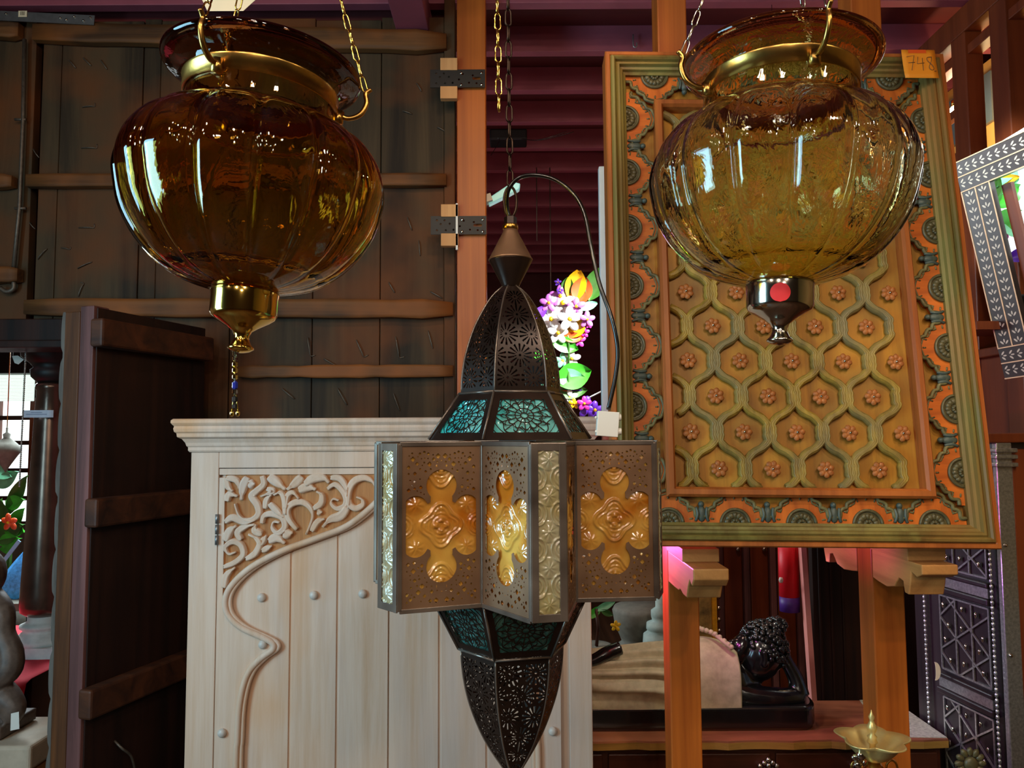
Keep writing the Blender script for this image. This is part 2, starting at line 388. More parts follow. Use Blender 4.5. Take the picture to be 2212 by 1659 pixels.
# hinge plates
for py, lab in ((172, 'upper'), (488, 'lower')):
    c = W(989 if py < 300 else 991, py, 2.94); t = thing('perforated_plate', 'black perforated metal plate joining post and plank door, %s one' % lab, 'bracket', c)
    w_, h_ = 122*2.94/F, 41*2.94/F
    def fld(u, v):
        x = (u-.5)*w_; z = (v-.5)*h_; d = 9
        for hx, hz in [(-.085, .02), (-.085, -.02), (-.07, .005), (-.055, .02), (-.05, -.02), (-.035, .006), (.02, .018), (.045, -.018), (.005, -.004), (.06, .012), (-.02, -.018), (.075, -.02)]:
            d = min(d, math.hypot(x-hx, z-hz)-.0042)
        d = min(d, math.hypot(max(abs(x-.075)-.012, 0), z-.0)-.0055)
        return d
    b = MB(); b.pierced(lambda u, v: c+Vector(((u-.5)*w_, -.008, (v-.5)*h_)), fld, 90, 30); b.build('plate', M['blackmetal'], t, mods=[SOL(.004)])
    for dx, dz in ((.014, .022), (.014, -.026), (.095, .022), (.095, -.026)):
        b = MB(); b.ball(c+Vector((dx, -.011, dz)), (.006, .003, .006), 8, 6); b.build('screw', M['silver'], t)
    for s_ in (1, -1):
        b = MB(); b.box(c+Vector((-.035, .0, s_*.058)), (.068, .03, .05)); b.build('spacer_block', M['blockwood'], t, mods=[BEV(.002)])
# ------------------------------------------------------------------ dark door leaf standing open at the left (runs away from us)
y0_, y1_ = 2.42, 3.02
xa = W(212, 660, y0_).x; zt_ = W(212, 664, y0_).z
dirv = (Vector((W(400, 705, 2.8).x, 2.8, 0))-Vector((xa, y0_, 0))).normalized()
nrm = Vector((dirv.y, -dirv.x, 0))
t = thing('open_door_leaf', 'dark red-brown wooden door leaf open at the left with a scalloped carved edge', 'door', (xa, 2.7, 0))
def LP(s, n_, z): return Vector((xa, y0_, 0))+dirv*s+nrm*n_+Vector((0, 0, z))
def lbox(s0_, s1_, n0, n1, z0, z1):
    b = MB(); vs = [LP(s, n_, z) for z in (z0, z1) for s, n_ in ((s0_, n0), (s1_, n0), (s1_, n1), (s0_, n1))]
    b.add(vs, [(0, 3, 2, 1), (4, 5, 6, 7), (0, 1, 5, 4), (1, 2, 6, 5), (2, 3, 7, 6), (3, 0, 4, 7)], False); return b
lbox(0, .51, -.04, 0, .01, zt_).build('leaf_board', M['leafwood'], t, mods=[BEV(.003)])
lbox(-.012, .05, -.058, -.004, .01, zt_+.005).build('edge_strip', M['magentalit'], t, mods=[BEV(.003)], label='worn front strip, purplish for magenta light')
lbox(-.01, .51, -.125, -.062, .01, zt_-.01).build('frame_stile', M['stilewood'], t, mods=[BEV(.004)])
b = MB(); poly = []; n = 120
for i in range(n+1):
    z = .02+(zt_-.03)*i/n; q = (z/.155) % 1
    e = .012*math.sqrt(max(0, 1-(2*q-1)**2)) if q > .12 else .0
    if (z/.31) % 1 < .5: e *= .75
    poly.append(LP(-.012, -.128-e, z))
poly = [LP(-.012, -.120, zt_-.01), LP(-.012, -.120, .02)]+poly
b.prism(poly, dirv*.05); b.build('carved_edge', M['carvedgrey'], t, mods=[BEV(.003)], label='scalloped grey carved edge')
for z in (zt_-.085, W(185, 1108, 2.4).z, W(170, 1520, 2.4).z):
    lbox(-.03, .50, 0.0, .05, z-.045, z+.045).build('batten', M['leafbatten'], t, mods=[BEV(.008)])
b = MB(); b.tube(cat([LP(.12, .0, .62), LP(.12, .03, .6), LP(.16, .03, .56), LP(.19, .02, .5)], 4), .004, 6); b.build('iron_hook', M['nail'], t)
# ------------------------------------------------------------------ whitewashed armoire (front Y = 2.2)
def whitewash(name):
    t = NT(name); n = t.noise((1, 1, .05), 22, 8, .7, .3); n2 = t.noise((1, 1, .6), 2.6, 3, .5); n3 = t.noise((1, 1, .15), 5, 4)
    a = t.ramp(n.outputs[0], [(.3, srgb((196, 160, 130))), (.6, srgb((214, 188, 168)))])
    mx = t.node('ShaderNodeMix', data_type='RGBA'); r2 = t.ramp(n2.outputs[0], [(.56, (0, 0, 0, 1)), (.74, (.8, .8, .8, 1))])
    t.link(r2.outputs[0], mx.inputs[0]); t.link(a.outputs[0], mx.inputs[6]); mx.inputs[7].default_value = srgb((206, 146, 88))
    mx2 = t.node('ShaderNodeMix', data_type='RGBA'); r3 = t.ramp(n3.outputs[0], [(.5, (0, 0, 0, 1)), (.7, (.6, .6, .6, 1))])
    t.link(r3.outputs[0], mx2.inputs[0]); t.link(mx.outputs[2], mx2.inputs[6]); mx2.inputs[7].default_value = srgb((186, 172, 166))
    t.link(mx2.outputs[2], t.b.inputs['Base Color']); t.set(Roughness=.62, Specular_IOR_Level=.3); t.bump(n.outputs[0], .25, .0015); return t.m
M['ww'] = whitewash('whitewashed wood'); M['wworange'] = wood('stained recess wood', (196, 136, 82), (150, 96, 52), 'z', 40, .65, .8)
YC = 2.2
cx0, cx1 = W(413, 985, YC).x, W(1277, 1300, YC).x; ctop = W(800, 903, YC).z
t = arm = thing('armoire', 'whitewashed wooden armoire with carved arched doors behind the pierced lantern', 'cabinet', ((cx0+cx1)/2, YC+.16, 0))
zc = W(600, 976, YC).z
zd = W(600, 1012, YC).z   # top of doors
dx0, dxm, dx1 = W(472, 1100, YC).x, W(838, 1400, YC).x, W(1229, 1500, YC).x
b = MB(); b.bb(cx0, cx1, YC+.02, YC+.32, .08, zc)
b.bb(cx0, dx0-.0015, YC, YC+.03, .0, zc); b.bb(dx1+.0015, cx1, YC, YC+.03, 0, zc); b.bb(dx0-.0015, dx1+.0015, YC, YC+.03, zd+.002, zc); b.bb(dx0-.0015, dx1+.0015, YC, YC+.03, .06, .16)
b.build('carcass', M['ww'], t, mods=[BEV(.002)])
# cornice swept round three sides
prof = [(0, 0), (.006, 0), (.012, .006), (.012, .016), (.018, .020), (.022, .030), (.034, .042), (.050, .048), (.052, .060), (.060, .064), (.063, .074), (.060, .082), (.066, .086), (.072, .092), (.072, .100), (.064, .105)]
sc_ = (ctop-zc)/.105
b = MB(); loops = []
for (o_, z) in prof:
    o_ *= .60; loops.append([Vector((cx0-o_, YC+.32, zc+z*sc_)), Vector((cx0-o_, YC-o_, zc+z*sc_)), Vector((cx1+o_, YC-o_, zc+z*sc_)), Vector((cx1+o_, YC+.32, zc+z*sc_))])
vs = [p for l in loops for p in l]; fs = []
for j in range(len(loops)-1):
    for i in range(4): fs.append((j*4+i, j*4+(i+1) % 4, (j+1)*4+(i+1) % 4, (j+1)*4+i))
fs += [(3, 2, 1, 0), tuple(range(len(vs)-4, len(vs)))]
b.add(vs, fs, False); b.build('cornice', M['ww'], t, mods=[BEV(.0015)])
def Z3(x, y): return (380+x/3.771, 860+y/3.771)
arch = [(829, 1030), (828, 1062), (806, 1092), (750, 1136), (680, 1164), (610, 1190), (548, 1222), (508, 1256), (488, 1290), (492, 1325), (520, 1354), (562, 1374), (588, 1388), (590, 1402), (566, 1420), (542, 1445), (527, 1478), (517, 1530), (513, 1600), (510, 1659)]
strokes = [([(1395, 900), (1405, 760), (1450, 680), (1530, 650), (1600, 680), (1636, 740)], 46), ([(1400, 800), (1415, 870), (1465, 900), (1520, 870), (1515, 825), (1470, 805)], 38),
 ([(1235, 740), (1290, 705), (1350, 750), (1385, 820), (1370, 880), (1310, 900), (1265, 860), (1280, 822), (1325, 835)], 36), ([(1260, 650), (1330, 655), (1380, 720), (1395, 800)], 40),
 ([(1050, 700), (1120, 655), (1200, 650), (1245, 690)], 58), ([(1000, 750), (1070, 725), (1138, 745)], 60), ([(755, 640), (810, 680), (890, 745)], 60), ([(1025, 640), (975, 690), (905, 745)], 58),
 ([(885, 950), (880, 830), (850, 770), (795, 790)], 36), ([(890, 900), (905, 800), (950, 770), (1000, 820)], 36),
 ([(985, 1070), (920, 990), (905, 910), (950, 860), (1030, 850), (1095, 900), (1110, 980), (1060, 1110)], 42), ([(1120, 900), (1180, 860), (1185, 790), (1145, 760)], 44),
 ([(1395, 890), (1340, 960), (1255, 990), (1195, 1050)], 56), ([(700, 635), (712, 700), (650, 760), (615, 800), (660, 870), (672, 940), (620, 990), (560, 990), (510, 950), (480, 860)], 44),
 ([(405, 650), (420, 720), (460, 760)], 40), ([(410, 650), (490, 670), (515, 740)], 40), ([(415, 840), (430, 785), (500, 800)], 46), ([(580, 645), (545, 720), (530, 830)], 56), ([(590, 700), (640, 700)], 60),
 ([(700, 1020), (715, 960), (780, 945), (865, 975), (885, 1050), (830, 1100), (785, 1060), (795, 1010), (840, 1015)], 40), ([(725, 900), (735, 830), (775, 790)], 40), ([(740, 740), (790, 760), (690, 800)], 36), ([(760, 860), (820, 920), (875, 970)], 40),
 ([(400, 1010), (460, 975), (560, 1015), (650, 990)], 44), ([(400, 1165), (430, 1090), (490, 1040)], 56), ([(530, 1155), (500, 1095), (560, 1050), (640, 1030)], 46), ([(700, 1105), (640, 1080), (650, 1030)], 50),
 ([(390, 1375), (480, 1340), (545, 1275), (525, 1195), (455, 1170), (400, 1215), (430, 1270), (485, 1255)], 40), ([(390, 1545), (405, 1450), (480, 1380)], 46), ([(570, 1310), (640, 1270), (680, 1190), (650, 1140), (590, 1110)], 44),
 ([(755, 1165), (820, 1140), (885, 1185)], 56), ([(700, 1245), (780, 1205)], 40), ([(870, 1115), (950, 1095)], 64), ([(1105, 1085), (1150, 1010), (1210, 985)], 44), ([(685, 1195), (735, 1120)], 44), ([(1150, 930), (1190, 930)], 44)]
def leafstroke(b, pts, w_, h, y):
    """raised tapering carved stroke facing -Y; pts are (x,z)"""
    P = cat([(p[0], p[1], 0) for p in pts], 5); N = len(P); vs = []
    for i, p in enumerate(P):
        t_ = P[min(i+1, N-1)]-P[max(i-1, 0)]; t_.normalize(); q = i/(N-1); nn = Vector((-t_.y, t_.x, 0))
        ww = w_*(.35+.65*sin(pi*min(1, q*1.15+.08))**.6 if q < .93 else .3)/2
        for a, hh in ((-1, 0), (-.8, .8), (-.35, 1), (.25, .55), (.7, .85), (1, 0)):
            c_ = p+nn*a*ww; vs.append(Vector((c_.x, y-h*hh, c_.y)))
    fs = [(i*6+k_, i*6+k_+1, (i+1)*6+k_+1, (i+1)*6+k_) for i in range(N-1) for k_ in range(5)]+[(0, 1, 2, 3, 4, 5)[::-1], tuple(range((N-1)*6, N*6))]
    b.add(vs, fs, True)
def door(side):
    def X(x): return x if side > 0 else 2*dxm-x
    x0, x1 = sorted((X(dx0), X(dxm-.002)))
    d = MB()
    # planks
    ARC = [W(p[0], p[1], YC) for p in arch]; ac = cat([(X(p.x), YC-.001, p.z) for p in ARC]+[(X(ARC[-1].x), YC-.001, .2)], 6)
    xs = [W(472, 1300, YC).x, W(625, 1400, YC).x, W(727, 1400, YC).x, dxm-.002]
    for i in range(3):
        a, c = sorted((X(xs[i]+(.004 if i else 0)), X(xs[i+1]-(.004 if i < 2 else 0)))); d.bb(a, c, YC+.012, YC+.03, .165, zd)
    d.bb(x0, x1, YC+.016, YC+.022, .165, zd)
    D = d.build('door', [M['ww'], M['wworange']], arm, mods=[BEV(.0015)])
    # outer spandrel frame: raised region outside the arch
    def arch_x(z):
        best = None
        for i in range(len(ac)-1):
            a, c = ac[i], ac[i+1]
            if (a.z-z)*(c.z-z) <= 0 and a.z != c.z:
                x = a.x+(c.x-a.x)*(z-a.z)/(c.z-a.z)
                if best is None: best = x
        return best
    e = MB(); n = 90; zz = [.165+(ac[0].z-.165)*i/n for i in range(n+1)]
    xe = X(dx0); prev = None
    zl_spl = W(488, 1290, YC).z; xin = X(W(484, 1100, YC).x)
    for i in range(n):
        a, c = zz[i], zz[i+1]; xa_, xc_ = arch_x(a+1e-6), arch_x(c-1e-6)
        if xa_ is None or xc_ is None: continue
        if c > zl_spl: xa_ = xc_ = xin
        vs = [(xe, YC+.002, a), (xa_, YC+.002, a), (xc_, YC+.002, c), (xe, YC+.002, c)]
        e.prism(vs if side > 0 else vs[::-1], (0, .012, 0))
    ztp = W(600, 1025, YC).z
    a, c = sorted((xe, X(dxm-.002))); e.bb(a, c, YC+.002, YC+.014, ztp, zd)
    a, c = sorted((X(W(829, 1100, YC).x), X(dxm-.002))); e.bb(a, c, YC+.002, YC+.014, zl_spl+.3*0, ztp) if False else None
    e.build('door_frame', M['ww'], D)
    # spandrel ground (hatched) between top, left and arch
    g = MB(); n = 60
    for i in range(n):
        a = zl_spl+(ztp-zl_spl)*i/n; c = zl_spl+(ztp-zl_spl)*(i+1)/n
        xa_, xc_ = arch_x(min(a, ac[0].z-.001)), arch_x(min(c, ac[0].z-.001))
        if xa_ is None or xc_ is None: continue
        g.add([(xin, YC+.008, a), (xa_, YC+.008, a), (xc_, YC+.008, c), (xin, YC+.008, c)], [(0, 1, 2, 3)])
    g.build('spandrel_ground', M['wworange'], D)
    s_ = MB()
    for pts, ww in strokes:
        q = [W(*Z3(*p), YC) for p in pts]
        leafstroke(s_, [(X(v.x), v.z) for v in q], ww/3.771*YC/F*1.42, .014, YC+.009)
    s_.build('carving', M['ww'], D, label='carved scrolling foliage')
    r_ = MB(); r_.tube(ac, .0095, 8, flat=1.0, nrm=(0, -1, 0))
    r_.tube([p+Vector((X(1)-X(0), 0, 0))*.012+Vector((0, .004, 0)) for p in ac], .007, 8, nrm=(0, -1, 0)); r_.build('arch_moulding', M['ww'], D)
    for px, py in ((563, 1292), (676, 1287), (782, 1284), (568, 1392), (480, 1583)):
        p = W(px, py, YC); q = MB(); q.ball((X(p.x), YC-.002 if px in (480, 568) else YC+.008, p.z), (.0125, .010, .0125), 14, 8); q.build('stud', M['carvst'], D)
    h = W(471, 1142, YC); q = MB()
    for i in range(3): q.tube([(X(h.x-.002), YC-.003, h.z-.045+i*.03), (X(h.x-.002), YC-.003, h.z-.019+i*.03)], .0055, 8)
    q.build('hinge', M['steel'], D)
M['carvst'] = plain('greyish painted stud', (196, 186, 176), .4, 0, .15, 40)
door(1); door(-1)
# ------------------------------------------------------------------ carved panel with painted scallop border, standing on two corbels
PWD, PHT = .955, 1.35
BL, TL = W(1335, 1183, 1.93), W(1294, 126, 2.115)
BR, TR = W(2138, 1183, 1.93), W(2037, 126, 2.115)
bc = (BL+BR)/2; tcn = (TL+TR)/2; zax = (tcn-bc).normalized(); PHT = (tcn-bc).length; PWD = ((BR-BL).length+(TR-TL).length)/2
xax = (BR-BL).normalized(); yax = zax.cross(xax).normalized(); xax = yax.cross(zax)
rotP = Matrix((xax, yax, zax)).transposed().to_4x4()
M['greenmould'] = wood('olive green worn moulding', (132, 122, 62), (98, 76, 34), 'z', 16, .5, .3, (150, 100, 46), .06, .4)
M['orangeedge'] = wood('orange edge wood', (190, 106, 46), (140, 72, 30), 'z', 14, .45, .3, None, .06)
M['scallop'] = wood('painted orange scallops', (214, 112, 36), (164, 78, 24), 'z', 18, .5, .4, (176, 92, 30), .2)
M['outline'] = wood('grey green carved outline', (120, 112, 72), (70, 64, 44), 'z', 30, .45, .3, (92, 80, 40), .3)
M['ochre'] = wood('ochre painted ground', (186, 130, 40), (126, 82, 22), 'z', 12, .5, .35, (128, 92, 44), .08, .35, 3)
M['rib'] = wood('yellow green carved ribs', (170, 140, 58), (110, 84, 34), 'z', 24, .45, .4, (122, 112, 78), .3, .4, 4)
M['flower'] = wood('carved orange flower', (190, 118, 62), (140, 78, 36), 'z', 40, .45, .3, None, .5)
M['bluegrey'] = plain('blue grey painted cup', (74, 84, 76), .45, 0, .35, 60, .4)
M['darkrosette'] = plain('dark olive rosette', (88, 80, 52), .4, 0, .35, 60, .4)
pan = thing('carved_screen', 'large carved and painted wooden panel of flowers in an ogee lattice, standing on corbels', 'carved screen', bc, rotP)
hw = PWD/2
b = MB(); b.bb(-hw+.02, hw-.02, .02, .035, .01, PHT-.01); b.build('backboard', M['ochre'], pan, local=True)
def rectring(mb, prof, x0, x1, z0, z1):
    """mitred moulding: prof list of (inset, y)"""
    L = []
    for i_, y in prof: L.append([(x0+i_, y, z0+i_), (x1-i_, y, z0+i_), (x1-i_, y, z1-i_), (x0+i_, y, z1-i_)])
    vs = [p for l in L for p in l]; fs = []
    for j in range(len(L)-1):
        for i in range(4): fs.append((j*4+i, j*4+(i+1) % 4, (j+1)*4+(i+1) % 4, (j+1)*4+i))
    mb.add(vs, fs, False)
b = MB(); rectring(b, [(.004, .05), (0, .04), (0, -.025), (.003, -.030), (.012, -.030), (.015, -.026)], -hw, hw, 0, PHT); b.build('outer_edge', M['orangeedge'], pan, local=True)
b = MB(); rectring(b, [(.014, -.026), (.018, -.036), (.024, -.038), (.028, -.033), (.030, -.024), (.034, -.028), (.040, -.028), (.043, -.018), (.050, -.016), (.053, -.008), (.060, -.004), (.060, .02)], -hw, hw, 0, PHT); b.build('moulding', M['greenmould'], pan, local=True)
ix0, ix1, iz0, iz1 = -hw+.165, hw-.165, .150, PHT-.165
b = MB(); rectring(b, [(-.026, .02), (-.026, -.010), (-.020, -.018), (-.008, -.018), (-.002, -.010), (0, .004), (0, .02)], ix0, ix1, iz0, iz1); b.build('inner_rail', M['orangeedge'], pan, local=True)
# border modules
SPB = .168
def T(u, v, y): return Vector((u, y, v))
sc_ = MB()
pts = [(-.084, .018), (-.070, .020), (-.068, .034), (-.060, .040), (-.052, .042), (-.050, .052), (-.040, .058), (-.032, .062), (-.028, .074), (-.014, .080), (0, .083), (.014, .080), (.028, .074), (.032, .062), (.040, .058), (.050, .052), (.052, .042), (.060, .040), (.068, .034), (.070, .020), (.084, .018)]
out = cat([(u, v, 0) for u, v in pts], 3)
sc_.prism([T(-.083, 0, .006)]+[T(p.x*.985, p.y, .006) for p in out]+[T(.083, 0, .006)], (0, .014, 0)); sc_.mi = 1
sc_.tube([T(p.x*.985, p.y, .004) for p in out], .0048, 6, nrm=(0, -1, 0))
sc_.tube([T(p.x*.95, p.y-.009 if abs(p.x) < .06 else p.y-.004, .005) for p in out], .0020, 5, nrm=(0, -1, 0))
for i in range(9):
    a = pi*(i+.5)/9; r_ = .052+.010*sin(a)
    sc_.tube([T(r_*cos(a), r_*sin(a)*.95+.002, .0055), T((r_+.009)*cos(a), (r_+.009)*sin(a)*.95+.002, .0055)], .0022, 5)
ro_ = MB(); ro_.tube([T(.036*cos(a), .036*sin(a), .002) for a in [pi*i/18 for i in range(19)]], .0042, 6, nrm=(0, -1, 0))
ro_.prism([T(.034*cos(a), .034*sin(a), .0035) for a in [pi*i/18 for i in range(19)]], (0, .003, 0))
for i in range(7):
    a = pi*(i+.5)/7; ro_.ball(T(.021*cos(a), .021*sin(a), .004), (.0085, .006, .0085), 8, 5)
for i in range(4):
    a = pi*(i+.5)/4; ro_.ball(T(.008*cos(a), .008*sin(a), .003), (.005, .006, .005), 6, 5)
cu_ = MB()
for q_ in (-1, 1): cu_.tube(cat([T(q_*.016, .006, .004), T(q_*.011, .022, .0), T(q_*.014, .040, .004)], 4), .004, 6, nrm=(0, -1, 0))
cu_.ball(T(0, .024, .006), (.012, .008, .021), 10, 6); cu_.ball(T(0, .048, .006), .008, 8, 6)
PRO = []
def place(mb, name, mat, pos, ang):
    key = [x for x in PRO if x[0] == name]
    if not key: o = mb.build(name, mat, pan, local=True); PRO.append((name, o))
    else: o = key[0][1].copy(); COL.objects.link(o); o.parent = pan
    o.location = (pos[0], 0, pos[1]); o.rotation_euler = (0, -ang, 0)
def mod(pos, ang, cup=True):
    place(sc_, 'scallop', [M['scallop'], M['outline']], pos, ang); place(ro_, 'rosette', M['darkrosette'], pos, ang)
    if cup: place(cu_, 'cup', M['bluegrey'], (pos[0]+.084*cos(ang), pos[1]+.084*sin(ang)), ang)
for i in range(-2, 3):
    mod((i*SPB, .058), 0, i < 2); mod((i*SPB, PHT-.058), pi, i > -2)
for i in range(7):
    z = PHT/2+(i-3)*SPB*.985
    mod((-hw+.058, z), -pi/2, i > 0); mod((hw-.058, z), pi/2, i < 6)
# lattice
FS = (ix1-ix0)/4.6; RS = FS*.695
zr0 = iz0+.047; nrows = int((iz1-zr0)/RS)+1
ribs = []
def wv(ph): return (sin(ph)+.16*sin(3*ph))/1.0
for j in range(10):
    xm = ix0+.046-.75*FS+.5*FS*j
    s_ = 1 if j % 2 == 0 else -1
    pts = []; n = 150
    for i in range(n+1):
        z = iz0+(iz1-iz0)*i/n
        ph_ = pi*(z-zr0)/RS; x = xm-s_*FS/4*.84*(cos(ph_)-.20*cos(3*ph_)+.05*cos(9*ph_))/.88
        if ix0 < x < ix1: pts.append(Vector((x, .009, z)))
        else:
            if len(pts) > 3: ribs.append(pts)
            pts = []
    if len(pts) > 3: ribs.append(pts)
for pts in ribs:
    b = MB(); b.tube([p+Vector((0, .004, 0)) for p in pts], .0115, 8, flat=1.1, nrm=(0, -1, 0))
    b.tube([p+Vector((.0058, -.005, 0)) for p in pts], .0032, 6, nrm=(0, -1, 0)); b.tube([p+Vector((-.0058, -.005, 0)) for p in pts], .0032, 6, nrm=(0, -1, 0))
    b.build('lattice_rib', M['rib'], pan, local=True)
flp = None
def flowermesh():
    b = MB()
    for i in range(7):
        a = 2*pi*i/7; b.ball((.0135*cos(a), 0, .0135*sin(a)), (.0092, .005, .0078), 10, 6, Matrix.Rotation(-a, 3, 'Y'))
    b.ball((0, -.001, 0), (.009, .004, .009), 8, 5); return b
cnt = 0
for r_ in range(nrows):
    z = zr0+r_*RS
    if z > iz1-.015: break
    for c_ in range(6):
        x = ix0+.046+c_*FS+(0 if r_ % 2 else .5*FS)
        if x > ix1-.018: continue
        if flp is None:
            flp = flowermesh().build('carved_flower', M['flower'], pan, local=True); flp.location = (x, .008, z)
            nb = MB(); nb.ball((0, -.006, 0), .0036, 8, 6); nl_ = nb.build('nail_head', M['silver'], flp, local=True)
        else:
            f = flp.copy(); COL.objects.link(f); f.parent = pan; f.location = (x, .008, z); f.rotation_euler = (0, random.random(), 0)
            g = nl_.copy(); COL.objects.link(g); g.parent = f
# corbels
def scal(px_, pz_, s=1): return px_, pz_
M['corbelwood'] = wood('light corbel wood', (214, 150, 84), (168, 108, 56), 'y', 12, .5, .2)
def corbel(x0, x1, label, yf, yb, ztop, style):
    t_ = thing('corbel_capital', label, 'corbel', ((x0+x1)/2, 2.2, ztop-.16))
    yp0, yp1 = 2.196, 2.294
    for sgn, y_in, y_out in ((-1, yp0, yf), (1, yp1, yb)):
        L = abs(y_out-y_in)
        if style == 0: pr = [(1, 0), (1, -.30), (.93, -.52), (.86, -.40), (.80, -.62), (.74, -.98), (.60, -.98), (.50, -.90), (.42, -.98), (.25, -1.0), (0, -1.0)]
        else: pr = [(1, 0), (1, -.28), (.90, -.40), (.80, -.30), (.78, -.62), (.74, -1.0), (.66, -.98), (.64, -.66), (.56, -.60), (.50, -.78), (.46, -.92), (.30, -1.02), (.12, -.96), (0, -.90)]
        pts = [(y_in+sgn*L*a, ztop+c_*.088) for a, c_ in pr]
        poly = [(x0, y, z) for y, z in pts]+[(x0, y_in, ztop)]
        b = MB(); b.prism(poly if sgn > 0 else poly, (x1-x0, 0, 0)); b.build('bracket_arm', M['corbelwood'], t_, mods=[BEV(.003)])
    b = MB(); b.bb(x0-.004, x1+.004, 1.99, yp0-.002, ztop, ztop+.034); b.build('support_block', M['corbelwood'], t_, mods=[BEV(.002)])
    return t_
zc1 = W(1530, 1229, 1.89).z
corbel(q0-.0, q1-.0, 'scalloped wooden corbel with a sawtooth end, under the left part of the carved panel', 1.89, 2.60, zc1, 0)
corbel(s0, s1, 'scalloped wooden corbel with a hooked end, under the right part of the carved panel', 1.93, 2.60, zc1, 1)
# orange paper note 748
o_ = thing('paper_note', 'square orange sticky note with the handwritten number 748 at the top right of the panel', 'note', pan.matrix_world @ Vector((hw-.083, -.046, PHT-.048)), rotP)
b = MB()
b.grid(lambda u, v: Vector(((u-.5)*.094, -.006*(1-v)**2, (v-.5)*.092)), 6, 6); b.build('paper', plain('orange paper', (255, 150, 30), .6, 0, .03, 3, 0), o_, local=True, mods=[SOL(.0004)])
b = MB(); b.grid(lambda u, v: Vector((-.028+u*.05, -.0008, .035+v*.011)), 2, 2); b.build('tape', plain('orange tape', (240, 90, 24), .5, 0, .03, 3, 0), o_, local=True)
ink = plain('grey pencil', (96, 70, 50), .6, 0, 0, 3, 0)
def stroke3(root, lst, y, r_, name='digit'):
    for pts in lst:
        b = MB(); b.tube(cat([(p[0], y, p[1]) for p in pts], 4), r_, 5); b.build(name, ink, root, local=True)
# digits 7, 4, 8
b = MB(); b.tube([(-.036, -.0035, .022), (-.014, -.0035, .026), (-.026, -.006, -.022)], .0007, 5); b.tube([(-.032, -.0035, .003), (-.014, -.0035, .005)], .0007, 5); b.build('digit_seven', ink, o_, local=True)
b = MB(); b.tube([(-.004, -.0035, .022), (-.008, -.0035, .0), (.012, -.0035, .003)], .0007, 5); b.tube([(.008, -.0035, .018), (.006, -.0065, -.022)], .0007, 5); b.build('digit_four', ink, o_, local=True)
b = MB(); b.tube(cat([(.034, -.0035, .022), (.022, -.0035, .020), (.022, -.0035, .010), (.034, -.0045, -.006), (.036, -.006, -.018), (.028, -.006, -.020), (.024, -.005, -.010), (.032, -.0035, .008), (.034, -.0035, .022)], 4), .0007, 5); b.tube([(.036, -.0062, -.024), (.042, -.0062, -.024)], .0007, 5); b.build('digit_eight', ink, o_, local=True)
# white strip post left of the panel
b = MB(); x0 = W(1293, 650, 2.56).x; b.bb(x0, x0+.055, 2.50, 2.53, W(1300, 1280, 2.56).z, W(1300, 372, 2.56).z); b.bb(x0-.07, x0+.02, 2.522, 2.545, 1.45, 1.49); b.solo('white_batten', plain('white painted batten', (214, 222, 224), .5, 0, .06, 8), 'narrow white painted batten fixed upright behind the left edge of the carved panel', 'batten', mods=[BEV(.003)])
# ------------------------------------------------------------------ blown glass globes
def chain_links(path, parent, name, L, wr, w_, mat, phase=0, ridged=False):
    P = [Vector(p) for p in path]; seg = [(P[i+1]-P[i]).length for i in range(len(P)-1)]; tot = sum(seg); pitch = L-2*wr*1.3
    n = int(tot/pitch)+1; d = 0; made = None
    for i in range(n):
        d = i*pitch+L/2
        if d > tot+L/2: break
        q = min(d, tot-1e-6); k_ = 0
        while q > seg[k_] and k_ < len(seg)-1: q -= seg[k_]; k_ += 1
        tdir = (P[k_+1]-P[k_]).normalized(); c = P[k_]+tdir*q
        side = tdir.cross(Vector((0, 1, 0))).normalized() if abs(tdir.y) < .99 else Vector((1, 0, 0)); oth = tdir.cross(side)
        u = side if (i+phase) % 2 == 0 else oth
        u = (u*cos(.25)+(oth if (i+phase) % 2 == 0 else side)*sin(.25)).normalized()
        pts = []; h = L/2-w_/2
        for a in [pi*j/6 for j in range(7)]: pts.append(c+tdir*(h+w_/2*sin(a)-wr)+u*(w_/2-wr)*cos(a))
        for a in [pi+pi*j/6 for j in range(7)]: pts.append(c+tdir*(-h+w_/2*sin(a)+wr)+u*(w_/2-wr)*cos(a))
        b = MB(); b.tube(pts, wr, 6, closed=True); b.build(name, mat, parent)
PROF = [(.034, -.119), (.052, -.116), (.082, -.106), (.108, -.089), (.129, -.066), (.145, -.038), (.153, -.008), (.1555, .010), (.152, .030), (.143, .048), (.130, .063), (.115, .074), (.102, .081), (.094, .085), (.0885, .088), (.087, .096), (.087, .124), (.088, .132), (.093, .139), (.103, .145), (.112, .148), (.1165, .151), (.117, .156), (.112, .159)]
